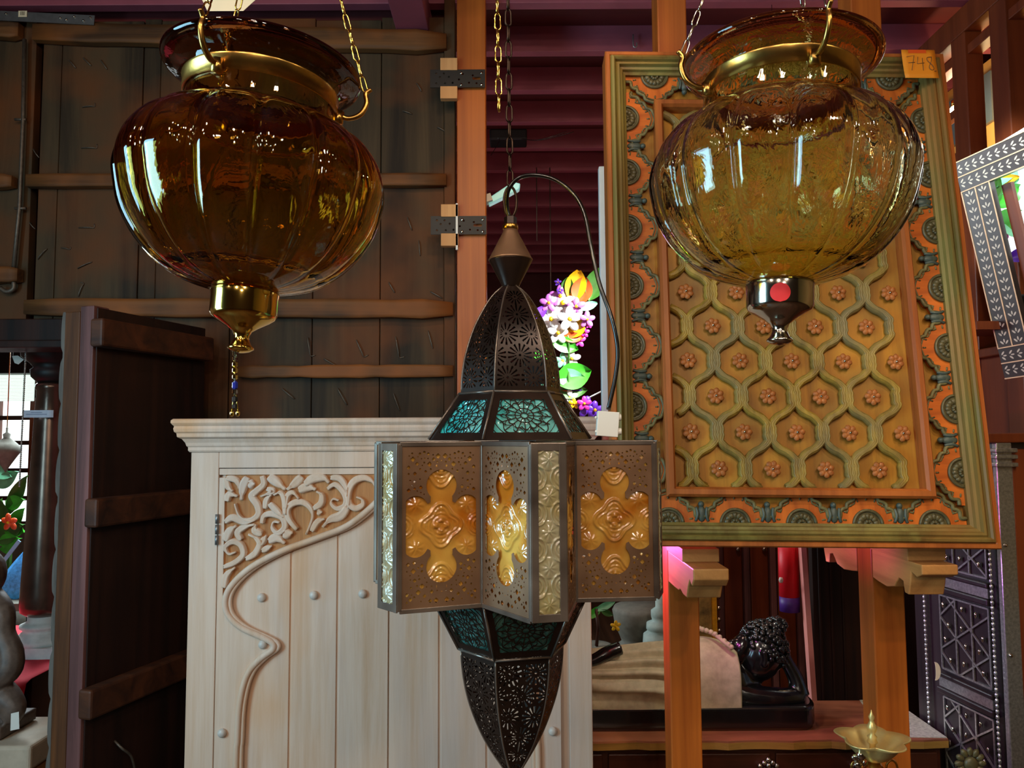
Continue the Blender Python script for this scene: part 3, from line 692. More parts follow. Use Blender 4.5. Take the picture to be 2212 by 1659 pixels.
def globe(name, label, cx, cy, cz, tilt, gmat, capmat, bandmat, nl_, hooks, chmat, ph=0, sticker=False):
    rot = Matrix.Rotation(tilt[0], 4, 'Y') @ Matrix.Rotation(tilt[1], 4, 'X')
    g = thing(name, label, 'hanging lamp', (cx, cy, cz), rot)
    P = cat([(r_, z, 0) for r_, z in PROF], 4); outer = [(p.x, p.y) for p in P]
    def rib(a, t_, z):
        k_ = max(0, min(1, (.089-z)/.012))*max(0, min(1, (z+.119)/.03+.25))
        l = abs(cos(nl_*(a+ph)/2)); l = 1-(1-min(1, l*1.25))**2
        q = 1+.02*k_*max(0, (z-.03)/.05)-.088*(1-l)*k_
        return q+.012*k_*sin(3*a+z*20)*.5
    inner = [(max(r_-.0042-(.001 if z < -.09 else 0), .002), z+(.003 if z < -.1 else 0)) for r_, z in outer][::-1]
    b = MB(); N = nl_*16; b.lathe(outer+inner, n=N, fn=rib, caps=False)
    tot = len(outer)+len(inner)
    # close bottom ring between last inner and first outer
    for i in range(N): b.face(((tot-1)*N+i, (tot-1)*N+(i+1) % N, (i+1) % N, i))
    b.smooth = True; b.build('glass_globe', gmat, g, local=True)
    b = MB(); b.lathe([(.0880, .112), (.0898, .1115), (.0900, .130), (.0912, .1315), (.0918, .1305), (.0908, .129), (.0906, .111), (.0880, .1115)], n=64, caps=False); b.build('neck_band', bandmat, g, local=True, label='metal band below the rim')
    b = MB(); b.lathe([(.0375, -.117), (.0385, -.119), (.0395, -.122), (.0385, -.128), (.0385, -.147), (.036, -.152), (.030, -.156), (.018, -.163), (.011, -.168), (.0085, -.174), (.009, -.178), (.012, -.184), (.015, -.187), (.015, -.189), (.010, -.192), (.004, -.1935), (0.0, -.194)], n=48); b.build('bottom_cap', capmat, g, local=True)
    if sticker:
        b = MB()
        def sf(u, v):
            a = -pi/2-.32+(u-.5)*.58*math.sqrt(max(0, 1-(2*v-1)**2)); return Vector((.0392*cos(a), .0392*sin(a), -.1375+(v-.5)*.0225))
        b.grid(sf, 14, 16); b.build('round_sticker', plain('red sticker', (222, 28, 36), .6, 0, .02, 3, 0), g, local=True, label='round red sticker')
    apex = Vector((0, 0, .52))
    for a in hooks:
        d = Vector((cos(R(a)), sin(R(a)), 0))
        hp = [d*.092+Vector((0, 0, .118)), d*.104+Vector((0, 0, .114)), d*.119+Vector((0, 0, .122)), d*.126+Vector((0, 0, .138)), d*.124+Vector((0, 0, .150)), d*.130+Vector((0, 0, .157))]
        b = MB(); b.tube(cat(hp, 5), lambda t_: .0036-.0012*abs(t_-.4), 8); b.tube([d*.0918+Vector((0, 0, .105)), d*.0925+Vector((0, 0, .121))], .007, 8)
        h_ = b.build('hook', bandmat, g, local=True)
        st_ = d*.1245+Vector((0, 0, .151))
        c_ = thing('chain', None, None, (0, 0, 0)); c_.name = 'suspension_chain'
        c_.matrix_world = Matrix.Identity(4); c_.parent = g; MATW[c_] = MATW[g]
        p0 = MATW[g] @ st_; p1 = MATW[g] @ apex
        chain_links([p0, p1], c_, 'link', .0235, .0011, .0085, chmat, phase=int(a) % 2)
    return g
def lin(r_, g_, b_): return (r_, g_, b_, 1)
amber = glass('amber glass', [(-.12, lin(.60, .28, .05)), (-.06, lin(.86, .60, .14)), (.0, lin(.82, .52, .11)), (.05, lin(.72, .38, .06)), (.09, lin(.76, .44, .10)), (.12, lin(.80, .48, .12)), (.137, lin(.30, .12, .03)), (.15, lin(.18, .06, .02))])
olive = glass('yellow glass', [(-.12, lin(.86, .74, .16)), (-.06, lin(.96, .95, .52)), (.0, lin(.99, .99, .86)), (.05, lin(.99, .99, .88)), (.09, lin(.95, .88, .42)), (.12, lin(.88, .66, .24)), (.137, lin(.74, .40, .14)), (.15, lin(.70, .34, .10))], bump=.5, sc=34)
gl = W(548, 420, .9); gr = W(1684, 403, .9)
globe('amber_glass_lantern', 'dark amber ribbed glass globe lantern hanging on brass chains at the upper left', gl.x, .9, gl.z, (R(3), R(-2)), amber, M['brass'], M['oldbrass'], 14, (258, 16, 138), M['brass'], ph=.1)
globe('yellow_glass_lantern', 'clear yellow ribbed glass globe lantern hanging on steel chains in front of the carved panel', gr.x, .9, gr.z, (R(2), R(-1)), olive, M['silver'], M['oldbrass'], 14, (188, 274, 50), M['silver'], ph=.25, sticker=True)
# beige swing tag behind amber lantern rim
t = W(490, 5, 1.06); tg = thing('price_tag', 'blank beige cut-corner price tag hanging above the rim of the amber lantern', 'tag', t)
b = MB(); b.prism([t+Vector(p) for p in ((-.038, 0, .03), (-.036, 0, .004), (-.028, 0, -.013), (.024, 0, -.013), (.042, 0, .004), (.06, 0, .03))], (0, .0006, 0)); b.build('card', M['paper'], tg)
b = MB(); b.tube([t+Vector((0, 0, .02)), t+Vector((.012, 0, .10))], .0006, 4); b.build('string', M['paper'], tg)
# glass bead drop seen under the amber lantern
p = W(508, 742, .9); q = W(507, 893, .9)
bd = thing('bead_string', 'thin string of glass and crystal beads hanging below the amber lantern', 'bead string', q)
b = MB(); b.tube([p, q+Vector((0, 0, .01))], .0007, 5); b.build('thread', M['nail'], bd)
clear = NT('clear crystal'); clear.set(Transmission_Weight=1, Roughness=.02, Base_Color=(1, .97, .85, 1), Specular_IOR_Level=.8)
gold2 = plain('gold faceted bead', (250, 220, 120), .1, 1, .1, 5, 0); blue = plain('blue glass bead', (40, 50, 150), .1, 0, .1, 5, 0)
L_ = (p-q).length
for i, (f_, h_, mm) in enumerate([(.06, .010, gold2), (.14, .012, clear.m), (.22, .010, clear.m), (.30, .010, gold2), (.385, .011, gold2), (.48, .010, gold2), (.60, .016, blue), (.69, .010, clear.m), (.80, .012, M['blackmetal']), (.90, .010, M['blackmetal'])]):
    b = MB(); b.lathe([(.001, -h_/3), (.0034, -h_/5), (.0034, h_/5), (.001, h_/3)], p.lerp(q, f_), n=6, smooth=False); b.build('bead', mm, bd)
for dx in (-.0035, .0035):
    b = MB(); b.tube([q+Vector((dx*.3, 0, .022)), q+Vector((dx, 0, .004))], .0008, 5); b.ball(q+Vector((dx, 0, 0)), (.0028, .0028, .004), 8, 6); b.build('tip_bead', gold2, bd)
# ------------------------------------------------------------------ pierced star lantern
LX, LY = W(1105, 945, 1.0).x, 1.0
lan = thing('pierced_star_lantern', 'dark pierced metal star-shaped lantern with gold and teal glass, hanging at the centre', 'hanging lamp', (LX, LY, EZ))
def metal(name, c1, c2, rough=.32):
    t = NT(name); n = t.noise((1, 1, .1), 60, 5, .7); n2 = t.noise((1, 1, 1), 10, 3)
    a = t.ramp(n2.outputs[0], [(.35, srgb(c1)), (.65, srgb(c2))]); t.link(a.outputs[0], t.b.inputs['Base Color']); t.set(Metallic=.6, Roughness=rough); t.bump(n.outputs[0], .12, .0006); return t.m
M['tin'] = metal('bronzed tin', (120, 88, 64), (158, 124, 96), .4); M['tindark'] = metal('dark bronzed tin', (42, 32, 27), (66, 50, 42), .28); M['solder'] = metal('soldered edge', (96, 84, 76), (150, 136, 124), .25)
def relief(name, c1, c2, tr, rough=.12):
    t = NT(name); n = t.noise((1, 1, 1), 14, 3, .5, .6); a = t.ramp(n.outputs[0], [(.35, srgb(c1)), (.7, srgb(c2))])
    t.link(a.outputs[0], t.b.inputs['Base Color']); t.set(Roughness=rough, Transmission_Weight=tr, IOR=1.5, Specular_IOR_Level=.9, Coat_Weight=.6, Coat_Roughness=.05)
    n2 = t.noise((1, 1, 1), 240, 2, .5); t.bump(n2.outputs[0], .25, .0006); return t.m
M['goldglass'] = relief('gold pressed glass', (196, 112, 26), (250, 200, 96), .3); M['teal'] = relief('teal pressed glass', (60, 210, 215), (170, 250, 245), .3); M['darkteal'] = relief('dark teal glass', (60, 120, 112), (110, 170, 160), .5)
B0 = 12.0
def pol(r_, deg, z): a = R(deg); return Vector((LX+r_*sin(a), LY-r_*cos(a), EZ+z))
def quad(P00, P10, P01, P11):
    w0 = (P10-P00).length; w1 = (P11-P01).length; h_ = ((P01+P11)/2-(P00+P10)/2).length
    nn = (P10-P00).cross(P01-P00).normalized()
    def f(u, v, d=0): return (P00*(1-u)+P10*u)*(1-v)+(P01*(1-u)+P11*u)*v+nn*d
    def xy(u, v): return ((u-.5)*(w0*(1-v)+w1*v), (v-.5)*h_)
    return f, xy, w0, w1, h_, nn
def daisy(cx, cy, r_, n=14):
    def f(x, y):
        dx, dy = x-cx, y-cy; d = math.hypot(dx, dy)
        if d > r_*1.05: return 1
        a = math.atan2(dy, dx); k_ = abs((a*n/(2*pi)) % 1-.5)*2*pi/n
        lat = d*math.sin(k_ if k_ < 1.5 else 1.5); hole = -1
        # petal centred where mod = .5
        wdt = .0005+.085*(d-r_*.3)
        if d > r_*.3: hole = min(wdt-lat, r_-d+ .0004, 10)
        c = max(hole, r_*.11-d) 
        return -c
    return f
def dots(lst):
    def f(x, y):
        m_ = 1
        for cx, cy, r_ in lst:
            d = abs(x-cx)+abs(y-cy)
            if d < 3*r_: m_ = min(m_, math.hypot(x-cx, y-cy)-r_)
        return m_
    return f
def border(xy, w0, w1, h_, bw):
    def f(u, v):
        x, y = xy(u, v); ww = w0*(1-v)+w1*v
        return min(ww/2-abs(x), h_/2-abs(y))-bw
    return f
def pierce_panel(P, fns, nu, nv, bw, name, mat, root=lan):
    f, xy, w0, w1, h_, nn = quad(*P); bd_ = border(xy, w0, w1, h_, bw)
    def fld(u, v):
        if bd_(u, v) < 0: return 1
        x, y = xy(u, v); return min([g_(x, y) for g_ in fns])
    b = MB(); b.pierced(lambda u, v: f(u, v, .0), fld, nu, nv); return b.build(name, mat, root, mods=[SOL(.0006)])
def edges(lst, r_, name='solder_seam', mat='solder', parent=lan):
    b = MB()
    for a, c in lst: b.tube([a, c], r_, 6)
    return b.build(name, M[mat], parent)
def sub_ring(name, rings, fn_list, nu, nv, mat, cross):
    pass
# upper and lower domes (curved vertical profile, six gores)
def dome(prof, name, nu=64, nv=110):
    pr = cat([(r_, z, 0) for r_, z in prof], 8)
    L = [0]
    for i in range(len(pr)-1): L.append(L[-1]+(pr[i+1]-pr[i]).length)
    def at(v):
        s_ = v*L[-1]; i = 0
        while i < len(L)-2 and L[i+1] < s_: i += 1
        q_ = (s_-L[i])/(L[i+1]-L[i]); p_ = pr[i].lerp(pr[i+1], q_); return p_.x, p_.y
    H = L[-1]; rmax = max(p_.x for p_ in pr)
    rows = []; y = .0165; k_ = 0
    fns = []
    while y < H-.01:
        r_here = at(y/H)[0]; rr = min(.0155, r_here*.42)
        if r_here > rmax*.55:
            xs_ = (-.0165, .0165) if k_ % 2 == 0 else (-.033, 0, .033)
        else: xs_ = (0,)
        for x in xs_: fns.append((x, y, rr))
        y += rr*1.72+.002; k_ += 1
    ds = [(y_, daisy(x_, y_, r_)) for x_, y_, r_ in fns]
    def fld(u, v):
        r_, z = at(v); wdt = r_; x = (u-.5)*wdt; y = v*H
        if wdt/2-abs(x) < .0028 or v < .03 or y > H-.006: return 1
        return min([g_(x, y) for y_, g_ in ds if abs(y_-y) < .02] or [1])
    for k_ in range(6):
        d0, d1 = B0-30+60*k_, B0+30+60*k_
        def P(u, v):
            r_, z = at(v); return pol(r_, d0, z).lerp(pol(r_, d1, z), u)
        b = MB(); b.pierced(P, fld, nu, nv); b.build(name, M['tindark'], lan, mods=[SOL(.0006)])
        b = MB(); b.tube([pol(at(i/24)[0], d0, at(i/24)[1]) for i in range(25)], .0012, 6); b.build('seam', M['solder'], lan)
dome([(.066, .056), (.0655, .075), (.061, .105), (.050, .140), (.036, .168), (.024, .186), (.011, .198)], 'upper_dome_gore')
dome([(.067, -.272), (.066, -.290), (.063, -.312), (.056, -.340), (.042, -.375), (.028, -.400), (.011, -.425)], 'lower_dome_gore')
# shoulder and lower waist
def mandala(x, y):
    x *= 1; d = math.hypot(x, y*1.15); a = math.atan2(y*1.15, x); m_ = 10
    for rr in (.0045, .0115): m_ = min(m_, abs(d-rr)-.0006)
    m_ = min(m_, abs(d-(.0185+.0028*abs(cos(6*a))*1.6))-.0008, abs(d-(.0255+.0035*cos(12*a)))-.0007, abs(d-(.033+.003*cos(8*a)))-.0007)
    if .0045 < d < .034: m_ = min(m_, abs(sin(6*a))*d/6-.0005 if d < .0115 else abs(sin(8*a+.4))*d/8-.0006)
    if d > .036: m_ = min(m_, abs(((d*140) % 1)-.5)/140*2-.0009)
    return -m_
for k_ in range(6):
    d0, d1 = B0-30+60*k_, B0+30+60*k_
    for (ra, za, rb, zb_, nm, gm) in ((.108, -.005, .0685, .054, 'shoulder_panel', 'teal'), (.107, -.197, .070, -.268, 'waist_panel', 'darkteal')):
        P = (pol(ra, d0, za), pol(ra, d1, za), pol(rb, d0, zb_), pol(rb, d1, zb_))
        if nm == 'waist_panel': P = (P[2], P[3], P[0], P[1])
        f, xy, w0, w1, h_, nn = quad(*P)
        bd_ = border(xy, w0, w1, h_, .0095 if nm == 'shoulder_panel' else .008)
        def fld(u, v):
            if bd_(u, v) < 0: return 1
            return mandala(*xy(u, v))
        b = MB(); b.pierced(lambda u, v: f(u, v, 0), fld, 110, 80); pn = b.build(nm, M['tindark'], lan, mods=[SOL(.0008)])
        sg = -1
        b = MB(); b.grid(lambda u, v: f(.04+.92*u, .04+.92*v, -.003*1+.0012*sin(math.hypot(*xy(u, v))*420)), 60, 44); b.build('glass_pane', M[gm], pn)
    for e_ in ((pol(.109, d0, -.004), pol(.069, d0, .055)), (pol(.069, d0, .055), pol(.069, d1, .055)), (pol(.108, d0, -.198), pol(.0705, d0, -.270)), (pol(.0705, d0, -.270), pol(.0705, d1, -.270))): edges([e_], .0016)
# star section: six arms, each two side panels and a narrow glass tip
RT, RV, HT = .187, .113, .0195
ZT, ZB = -.009, -.195
def arm_pt(beta, along, perp, z):
    a = R(beta); return Vector((LX+along*sin(a)+perp*cos(a), LY-along*cos(a)+perp*sin(a), EZ+z))
med = [(0, 0, .030), (0, .046, .0178), (0, -.046, .0178), (.030, .020, .0145), (-.030, .020, .0145), (.030, -.020, .0145), (-.030, -.020, .0145), (.037, 0, .0115), (-.037, 0, .0115), (0, .03, .013), (0, -.03, .013)]
def medallion(x, y): return min(math.hypot(x-a, y-c)-r_ for a, c, r_ in med)
rd = random.Random(3); dl = []
for i in range(900):
    x, y = rd.uniform(0, .040), rd.uniform(-.084, .084); r_ = rd.choice([.0009, .0012, .0015, .002, .0026])
    if medallion(x, y) < r_+.0025 or any(math.hypot(x-a, y-c) < r_+q_+.0016 for a, c, q_ in dl) or x < r_+.0008: continue
    dl.append((x, y, r_))
dl = dl+[(-a, c, r_) for a, c, r_ in dl]
def panelfield(x, y):
    m_ = medallion(x, y)
    for cx, cy, r_ in dl:
        dx, dy = abs(x-cx), abs(y-cy)
        if dx+dy < .008: m_ = min(m_, (math.hypot(dx, dy)-r_) if r_ < .0018 else (dx+dy)*.8-r_)
    return m_
def embossed(x, y):
    h_ = 0; y2 = y/.058
    # repeating quatrefoils and flowers on a lattice of 66 mm
    cy = round(y/.068)*.068; dx, dy = x, y-cy; d = math.hypot(dx, dy); a = math.atan2(dy, dx)
    q = .0215*(1+.14*cos(4*a))
    h_ += .0016*math.exp(-((d-q)/.0016)**2)+.0010*math.exp(-((d-q+.005)/.0012)**2)
    if d < q-.007: h_ += .0011*(.5+.5*sin(d*1500))*.6
    pt = .011*abs(cos(2*a))**.7
    if d < .013: h_ += .0022*max(0, 1-abs(d-pt*.6)/.005)*abs(cos(2*a))
    for sx in (-1, 1):
        fx, fy = sx*.0295, cy+(.034 if y > cy else -.034)
        ddx, ddy = x-fx, y-fy*1.0
        ddy = y-(cy+(.024 if y > cy else -.024))
        d2 = math.hypot(ddx, ddy); a2 = math.atan2(ddy, ddx)
        if d2 < .012: h_ += .0020*max(0, 1-d2/(.012))*(.45+.55*abs(cos(4*a2)))
        d3 = math.hypot(x-sx*.044, y-cy); h_ += .0010*(.5+.5*sin(d3*1400)) if d3 < .014 else 0
    return h_
def stripfield(x, y):
    cy = round(y/.038)*.038; d = math.hypot(x, y-cy); a = math.atan2(y-cy, x); h_ = 0
    if d < .0115: h_ += .0020*max(0, 1-d/.0115)*(.4+.6*abs(cos(4*a)))+.0006
    for sx in (-1, 1):
        yy = cy+(.019 if y > cy else -.019); d3 = math.hypot(x-sx*.0155, y-yy)
        h_ += .0015*math.exp(-((d3-.013)/.0013)**2)+(.0009*(.5+.5*sin(d3*1700)) if d3 < .011 else 0)
    return h_
M['paleglass'] = relief('pale yellow pressed glass', (226, 208, 140), (246, 244, 214), .6)
proto = None
for k_ in range(6):
    be = B0+60*k_
    for sgn in (-1, 1):
        va = (RV*cos(R(30)), RV*sin(R(30))*sgn)
        P = [arm_pt(be, va[0], va[1], ZB), arm_pt(be, RT, sgn*HT, ZB), arm_pt(be, va[0], va[1], ZT), arm_pt(be, RT, sgn*HT, ZT)]
        if sgn > 0: P = [P[1], P[0], P[3], P[2]]
        f, xy, w0, w1, h_, nn = quad(*P); bd_ = border(xy, w0, w1, h_, .0065)
        if proto is None:
            proto = (f, xy)
        def fld(u, v):
            if bd_(u, v) < 0: return 1
            return panelfield(*xy(u, v))
        b = MB(); b.pierced(lambda u, v: f(u, v, 0), fld, 110, 200); pn = b.build('side_panel', M['tin'], lan, mods=[SOL(.0007)])
        b = MB(); b.grid(lambda u, v: f(.05+.9*u, .04+.92*v, -.0034+1.6*embossed(*xy(.05+.9*u, .04+.92*v))), 90, 170); b.build('gold_glass', M['goldglass'], pn)
        b = MB()
        c4 = [f(0, 0), f(1, 0), f(1, 1), f(0, 1)]
        for a, c in ((0, 1), (1, 2), (2, 3), (3, 0)): b.beam(c4[a]+nn*.0006, c4[c]+nn*.0006, .0052, .0022, up=nn)
        b.build('panel_frame', M['solder'], pn, mods=[BEV(.0006)])
    P = [arm_pt(be, RT+.003, -HT, ZB-.001), arm_pt(be, RT+.003, HT, ZB-.001), arm_pt(be, RT+.003, -HT, ZT+.001), arm_pt(be, RT+.003, HT, ZT+.001)]
    f, xy, w0, w1, h_, nn = quad(*P)
    fr = MB(); c4 = [f(0, 0), f(1, 0), f(1, 1), f(0, 1)]
    def inset(p_, q_, d): return p_
    fr.beam(f(.5, 0)-(f(.5, 0)-f(.5, 1)).normalized()*.0045-(f(.5, 0)-f(.5, 0)), f(.5, 0)-(f(.5, 0)-f(.5, 1)).normalized()*.0045, .01, .01) if False else None
    for a, c in ((f(.105, 0), f(.105, 1)), (f(.895, 0), f(.895, 1))): fr.beam(a, c, .0078, .0024, up=nn)
    for a, c in ((f(0, .022), f(1, .022)), (f(0, .978), f(1, .978))): fr.beam(a, c, .0085, .0022, up=nn)
    fo = fr.build('tip_frame', M['solder'], lan, mods=[BEV(.0005)])
    b = MB(); b.grid(lambda u, v: f(.18+.64*u, .03+.94*v, -.0014+1.4*stripfield(*xy(.18+.64*u, .03+.94*v))), 50, 210); b.build('tip_glass', M['paleglass'], fo)
    # lids closing the arm above and below
    for z, nm in ((ZT, 'arm_lid'), (ZB, 'arm_floor')):
        poly = [arm_pt(be, 0.09, -RV*.5, z), arm_pt(be, RV*cos(R(30)), -RV*.5, z), arm_pt(be, RT, -HT, z), arm_pt(be, RT, HT, z), arm_pt(be, RV*cos(R(30)), RV*.5, z), arm_pt(be, .09, RV*.5, z)]
        b = MB(); b.prism(poly, (0, 0, .001)); b.build(nm, M['tin'], lan)
# neck double cone, ring, loop, finial
b = MB(); b.lathe([(.011, .196), (.0115, .199), (.0285, .232), (.0290, .2335)], (LX, LY, EZ), n=40); b.build('lower_cone', M['tindark'], lan)
b = MB(); b.lathe([(.0292, .2330), (.0297, .2345), (.0285, .2360), (.010, .272), (.0095, .275)], (LX, LY, EZ), n=40); b.build('upper_cone', M['tin'], lan)
b = MB(); b.lathe([(.0098, .275), (.0105, .276), (.0105, .281), (.0098, .282)], (LX, LY, EZ), n=20); b.build('brass_ring', M['oldbrass'], lan)
b = MB(); b.lathe([(.0085, .282), (.0085, .292), (.005, .294)], (LX, LY, EZ), n=6, smooth=False); b.build('socket_nut', M['tindark'], lan)
b = MB(); c0 = Vector((LX, LY, EZ)); b.tube([c0+Vector((.0085*cos(a), 0, .313+.021*sin(a))) for a in [2*pi*i/20 for i in range(20)]], .0018, 8, closed=True); b.build('hanging_loop', M['chainblack'], lan)
b = MB(); b.lathe([(.011, -.424), (.0125, -.427), (.012, -.430), (.016, -.440), (.018, -.450), (.014, -.462), (.005, -.472), (.003, -.480)], (LX, LY, EZ), n=30); b.build('bottom_finial', M['solder'], lan)
# cable and connector
cp = [(1108, 492, 1.0), (1096, 450, .998), (1098, 412, .99), (1118, 386, .985), (1150, 378, .98), (1195, 386, .97), (1236, 415, .96), (1262, 460, .95), (1276, 530, .94), (1294, 610, .93), (1322, 690, .92), (1334, 752, .92), (1330, 810, .92), (1314, 885, .92)]
b = MB(); b.tube(cat([W(*p_) for p_ in cp], 6), .0027, 10); cb = b.build('power_cable', M['cable'], lan, label='stiff black power cable arching to the right')
c = W(1312, 916, .92); b = MB(); b.box(c, (.026, .014, .030), Matrix.Rotation(.08, 3, 'Y'))
for dz in (.008, -.009):
    b.tube([c+Vector((.010, -.002, dz)), c+Vector((.0165, -.002, dz))], .0042, 10); b.tube([c+Vector((-.013, -.004, dz)), c+Vector((-.0155, -.004, dz))], .0018, 8)
b.build('connector_block', M['white'], cb, mods=[BEV(.001)], label='white plastic terminal block')
# chain carrying the lantern
ct = W(1101, -60, 1.0); ch = thing('chain', 'black oval-link chain from which the star lantern hangs', 'chain', (LX, LY, EZ+.34), None)
chain_links([Vector((LX, LY, EZ+.332)), Vector((LX-.002, LY, ct.z+.02))], ch, 'link', .0262, .00145, .0105, M['chainblack'])
g0 = W(1078, 243, 1.0); ch = thing('chain', 'loose brass chain with ridged links hanging left of the black chain', 'chain', g0)
chain_links([g0, W(1073, -70, 1.0)], ch, 'link', .0262, .0013, .0105, M['brass'], phase=1)
# ------------------------------------------------------------------ sideboard, statue and counter things
M['liveedge'] = wood('polished slab wood', (150, 92, 66), (96, 54, 38), 'x', 7, .25, .1, (178, 112, 76), .12, .5, 3)
M['darkdrawer'] = wood('dark drawer wood', (72, 34, 18), (42, 18, 10), 'x', 8, .4, .2)
M['edgebark'] = wood('yellowish slab edge', (176, 132, 60), (112, 76, 34), 'x', 12, .45, .4)
M['inlaypale'] = plain('pale crackled inlay', (176, 180, 160), .35, 0, .4, 90, .4)
M['blackstone'] = plain('black lacquered stone', (14, 14, 15), .22, 0, .3, 30, .05, .6, coat=.3)
M['robe'] = plain('beige stone robe', (176, 164, 132), .6, 0, .2, 30, .4)
sx0, sx1, sy0, sy1, sz = -.28, 1.425, 2.56, 2.93, .60
t = side = thing('sideboard', 'long dark wooden sideboard with a polished slab top under the reclining statue', 'sideboard', ((sx0+sx1)/2, 2.75, 0))
b = MB()
n = 40; top = []; 
for i in range(n+1): top.append(Vector((sx0+(sx1-sx0)*i/n, sy0+.004*sin(i*1.3)+.003*sin(i*2.9), sz)))
b.prism(top+[Vector((sx1, sy1, sz)), Vector((sx0, sy1, sz))], (0, 0, -.006)); b.build('slab_top', M['liveedge'], t)
b = MB(); b.prism([p-Vector((0, .001, .0062)) for p in top]+[Vector((sx1, sy1, sz-.0062)), Vector((sx0, sy1, sz-.0062))], (0, 0, -.022)); b.build('slab_edge', M['edgebark'], t)
b = MB(); a0, a1 = W(1962, 1545, 2.9), W(1978, 1597, 2.6)
b.prism([Vector((1.30, sy1, sz+.0004)), Vector((1.235, sy0+.02, sz+.0004)), Vector((sx1, sy0+.012, sz+.0004)), Vector((sx1, sy1, sz+.0004))], (0, 0, .0015)); b.build('inlay_strip', M['inlaypale'], t, label='pale crackled inlay band')
b = MB(); b.bb(sx0+.02, sx1-.02, sy0+.022, sy1-.01, .08, sz-.03)
b.build('body', M['darkdrawer'], t)
for x in (sx0+.03, sx1-.07):
    for y in (sy0+.03, sy1-.07):
        b = MB(); b.bb(x, x+.045, y, y+.045, 0, .082); b.build('leg', M['darkdrawer'], t)
for i in range(3):
    x0 = sx0+.04+i*.55; x1 = x0+.53
    b = MB(); b.bb(x0, x1, sy0+.008, sy0+.02, sz-.20, sz-.045); d = b.build('drawer', M['darkdrawer'], t, mods=[BEV(.003)])
    c = Vector(((x0+x1)/2, sy0, sz-.10)) if i < 1 else Vector((W(1660, 1660, sy0).x+(i-1)*.30, sy0, W(1660, 1657, sy0).z))
    for k_, (dx, dz) in enumerate([(0, .024), (-.014, .014), (.014, .014), (-.028, .004), (.028, .004), (0, .006), (-.012, -.008), (.012, -.008), (0, -.02)]):
        b = MB(); b.ball(c+Vector((dx, 0, dz)), .0085, 12, 8); b.build('knob_ball', M['silver'], d)
# reclining statue
YS = 2.74
st = thing('reclining_statue', 'black reclining figure statue in a beige folded robe, head propped on one hand', 'statue', (W(1430, 1578, YS).x, YS, sz))
b = MB(); base = []
xr_ = W(1752, 1550, YS).x; xl_ = -.20
for i in range(25):
    a = -pi/2+pi*i/24; base.append(Vector((xr_-.06+.06*cos(a), YS+.105*sin(a), sz+.006)))
for i in range(13):
    a = pi/2+pi*i/12; base.append(Vector((xl_+.06+.06*cos(a), YS+.105*sin(a), sz+.006)))
b.prism(base, (0, 0, .075)); b.build('plinth', M['blackstone'], st, mods=[BEV(.014, 4)])
b = MB(); b.prism([Vector((p.x*.985+.01, YS+(p.y-YS)*.92, sz+.001)) for p in base], (0, 0, .012)); b.build('plinth_foot', M['darkdrawer'], st)
b = MB()
def limb(pts, n=12): 
    P = cat([(p[0], p[1], p[2]) for p in pts], 6); rr = cat([(p[3], 0, 0) for p in pts], 6); N = len(P)
    b.tube(P, lambda q: max(.004, rr[min(N-1, int(round(q*(N-1))))].x), n)
def s3(px, py, dy, r_): v = W(px, py, YS+dy); return (v.x, v.y, v.z, r_)
limb([s3(1180, 1480, .01, .05), s3(1290, 1475, .01, .06), s3(1400, 1470, .01, .065), s3(1500, 1462, .01, .075), s3(1572, 1462, 0, .078), s3(1612, 1462, 0, .055), s3(1632, 1440, 0, .04)])
b.ball(W(1640, 1412, YS), (.083, .082, .098), 20, 14, Matrix.Rotation(.55, 3, 'Y'))      # head
b.ball(W(1597, 1398, YS-.02), (.03, .045, .05), 14, 10, Matrix.Rotation(.5, 3, 'Y'))    # face
limb([s3(1592, 1385, -.03, .012), s3(1578, 1391, -.035, .013), s3(1583, 1400, -.03, .010)])  # nose
b.ball(W(1592, 1420, YS-.03), (.022, .03, .016), 10, 8)     # chin
limb([s3(1650, 1405, -.085, .010), s3(1654, 1425, -.088, .008), s3(1650, 1440, -.085, .010)])  # ear
limb([s3(1575, 1490, -.02, .06), s3(1625, 1504, -.05, .042), s3(1690, 1508, -.055, .036), s3(1728, 1505, -.04, .034)])
limb([s3(1728, 1503, -.04, .034), s3(1718, 1465, -.03, .028), s3(1700, 1430, -.02, .023), s3(1690, 1405, -.01, .02), s3(1676, 1385, 0, .018)])
for k_ in range(5):
    limb([s3(1690-k_*2, 1410-k_*2, -.03+k_*.012, .010), s3(1684-k_*3, 1390-k_*3, -.045+k_*.02, .009), s3(1674-k_*4, 1372, -.04+k_*.02, .007)], 8)
limb([s3(1340, 1400, -.06, .024), s3(1310, 1412, -.075, .024), s3(1285, 1425, -.08, .021), s3(1262, 1432, -.08, .018)])
for k_ in range(4): limb([s3(1262, 1432, -.09+k_*.012, .010), s3(1246, 1438, -.092+k_*.014, .008), s3(1232, 1444, -.09+k_*.014, .006)], 8)
b.build('body', M['blackstone'], st, mods=[('REMESH', dict(mode='VOXEL', voxel_size=.0055, use_smooth_shade=True)), ('SMOOTH', dict(factor=.6, iterations=3))])
b = MB(); hc = W(1648, 1402, YS)
rd = random.Random(5)
for i in range(260):
    a = rd.uniform(0, 2*pi); z = rd.uniform(-.1, 1); q = math.sqrt(1-z*z)
    d = Matrix.Rotation(.45, 3, 'Y') @ Vector((q*cos(a), q*sin(a), z)); b.ball(hc+Vector((d.x*.082, d.y*.084, d.z*.096)), .0105, 6, 5)
for i in range(60):
    a = rd.uniform(0, 2*pi); z = rd.uniform(-.6, 1); q = math.sqrt(1-z*z); c = W(1676, 1352, YS)
    b.ball(c+Vector((q*cos(a)*.034, q*sin(a)*.034, z*.028)), .0095, 6, 5)
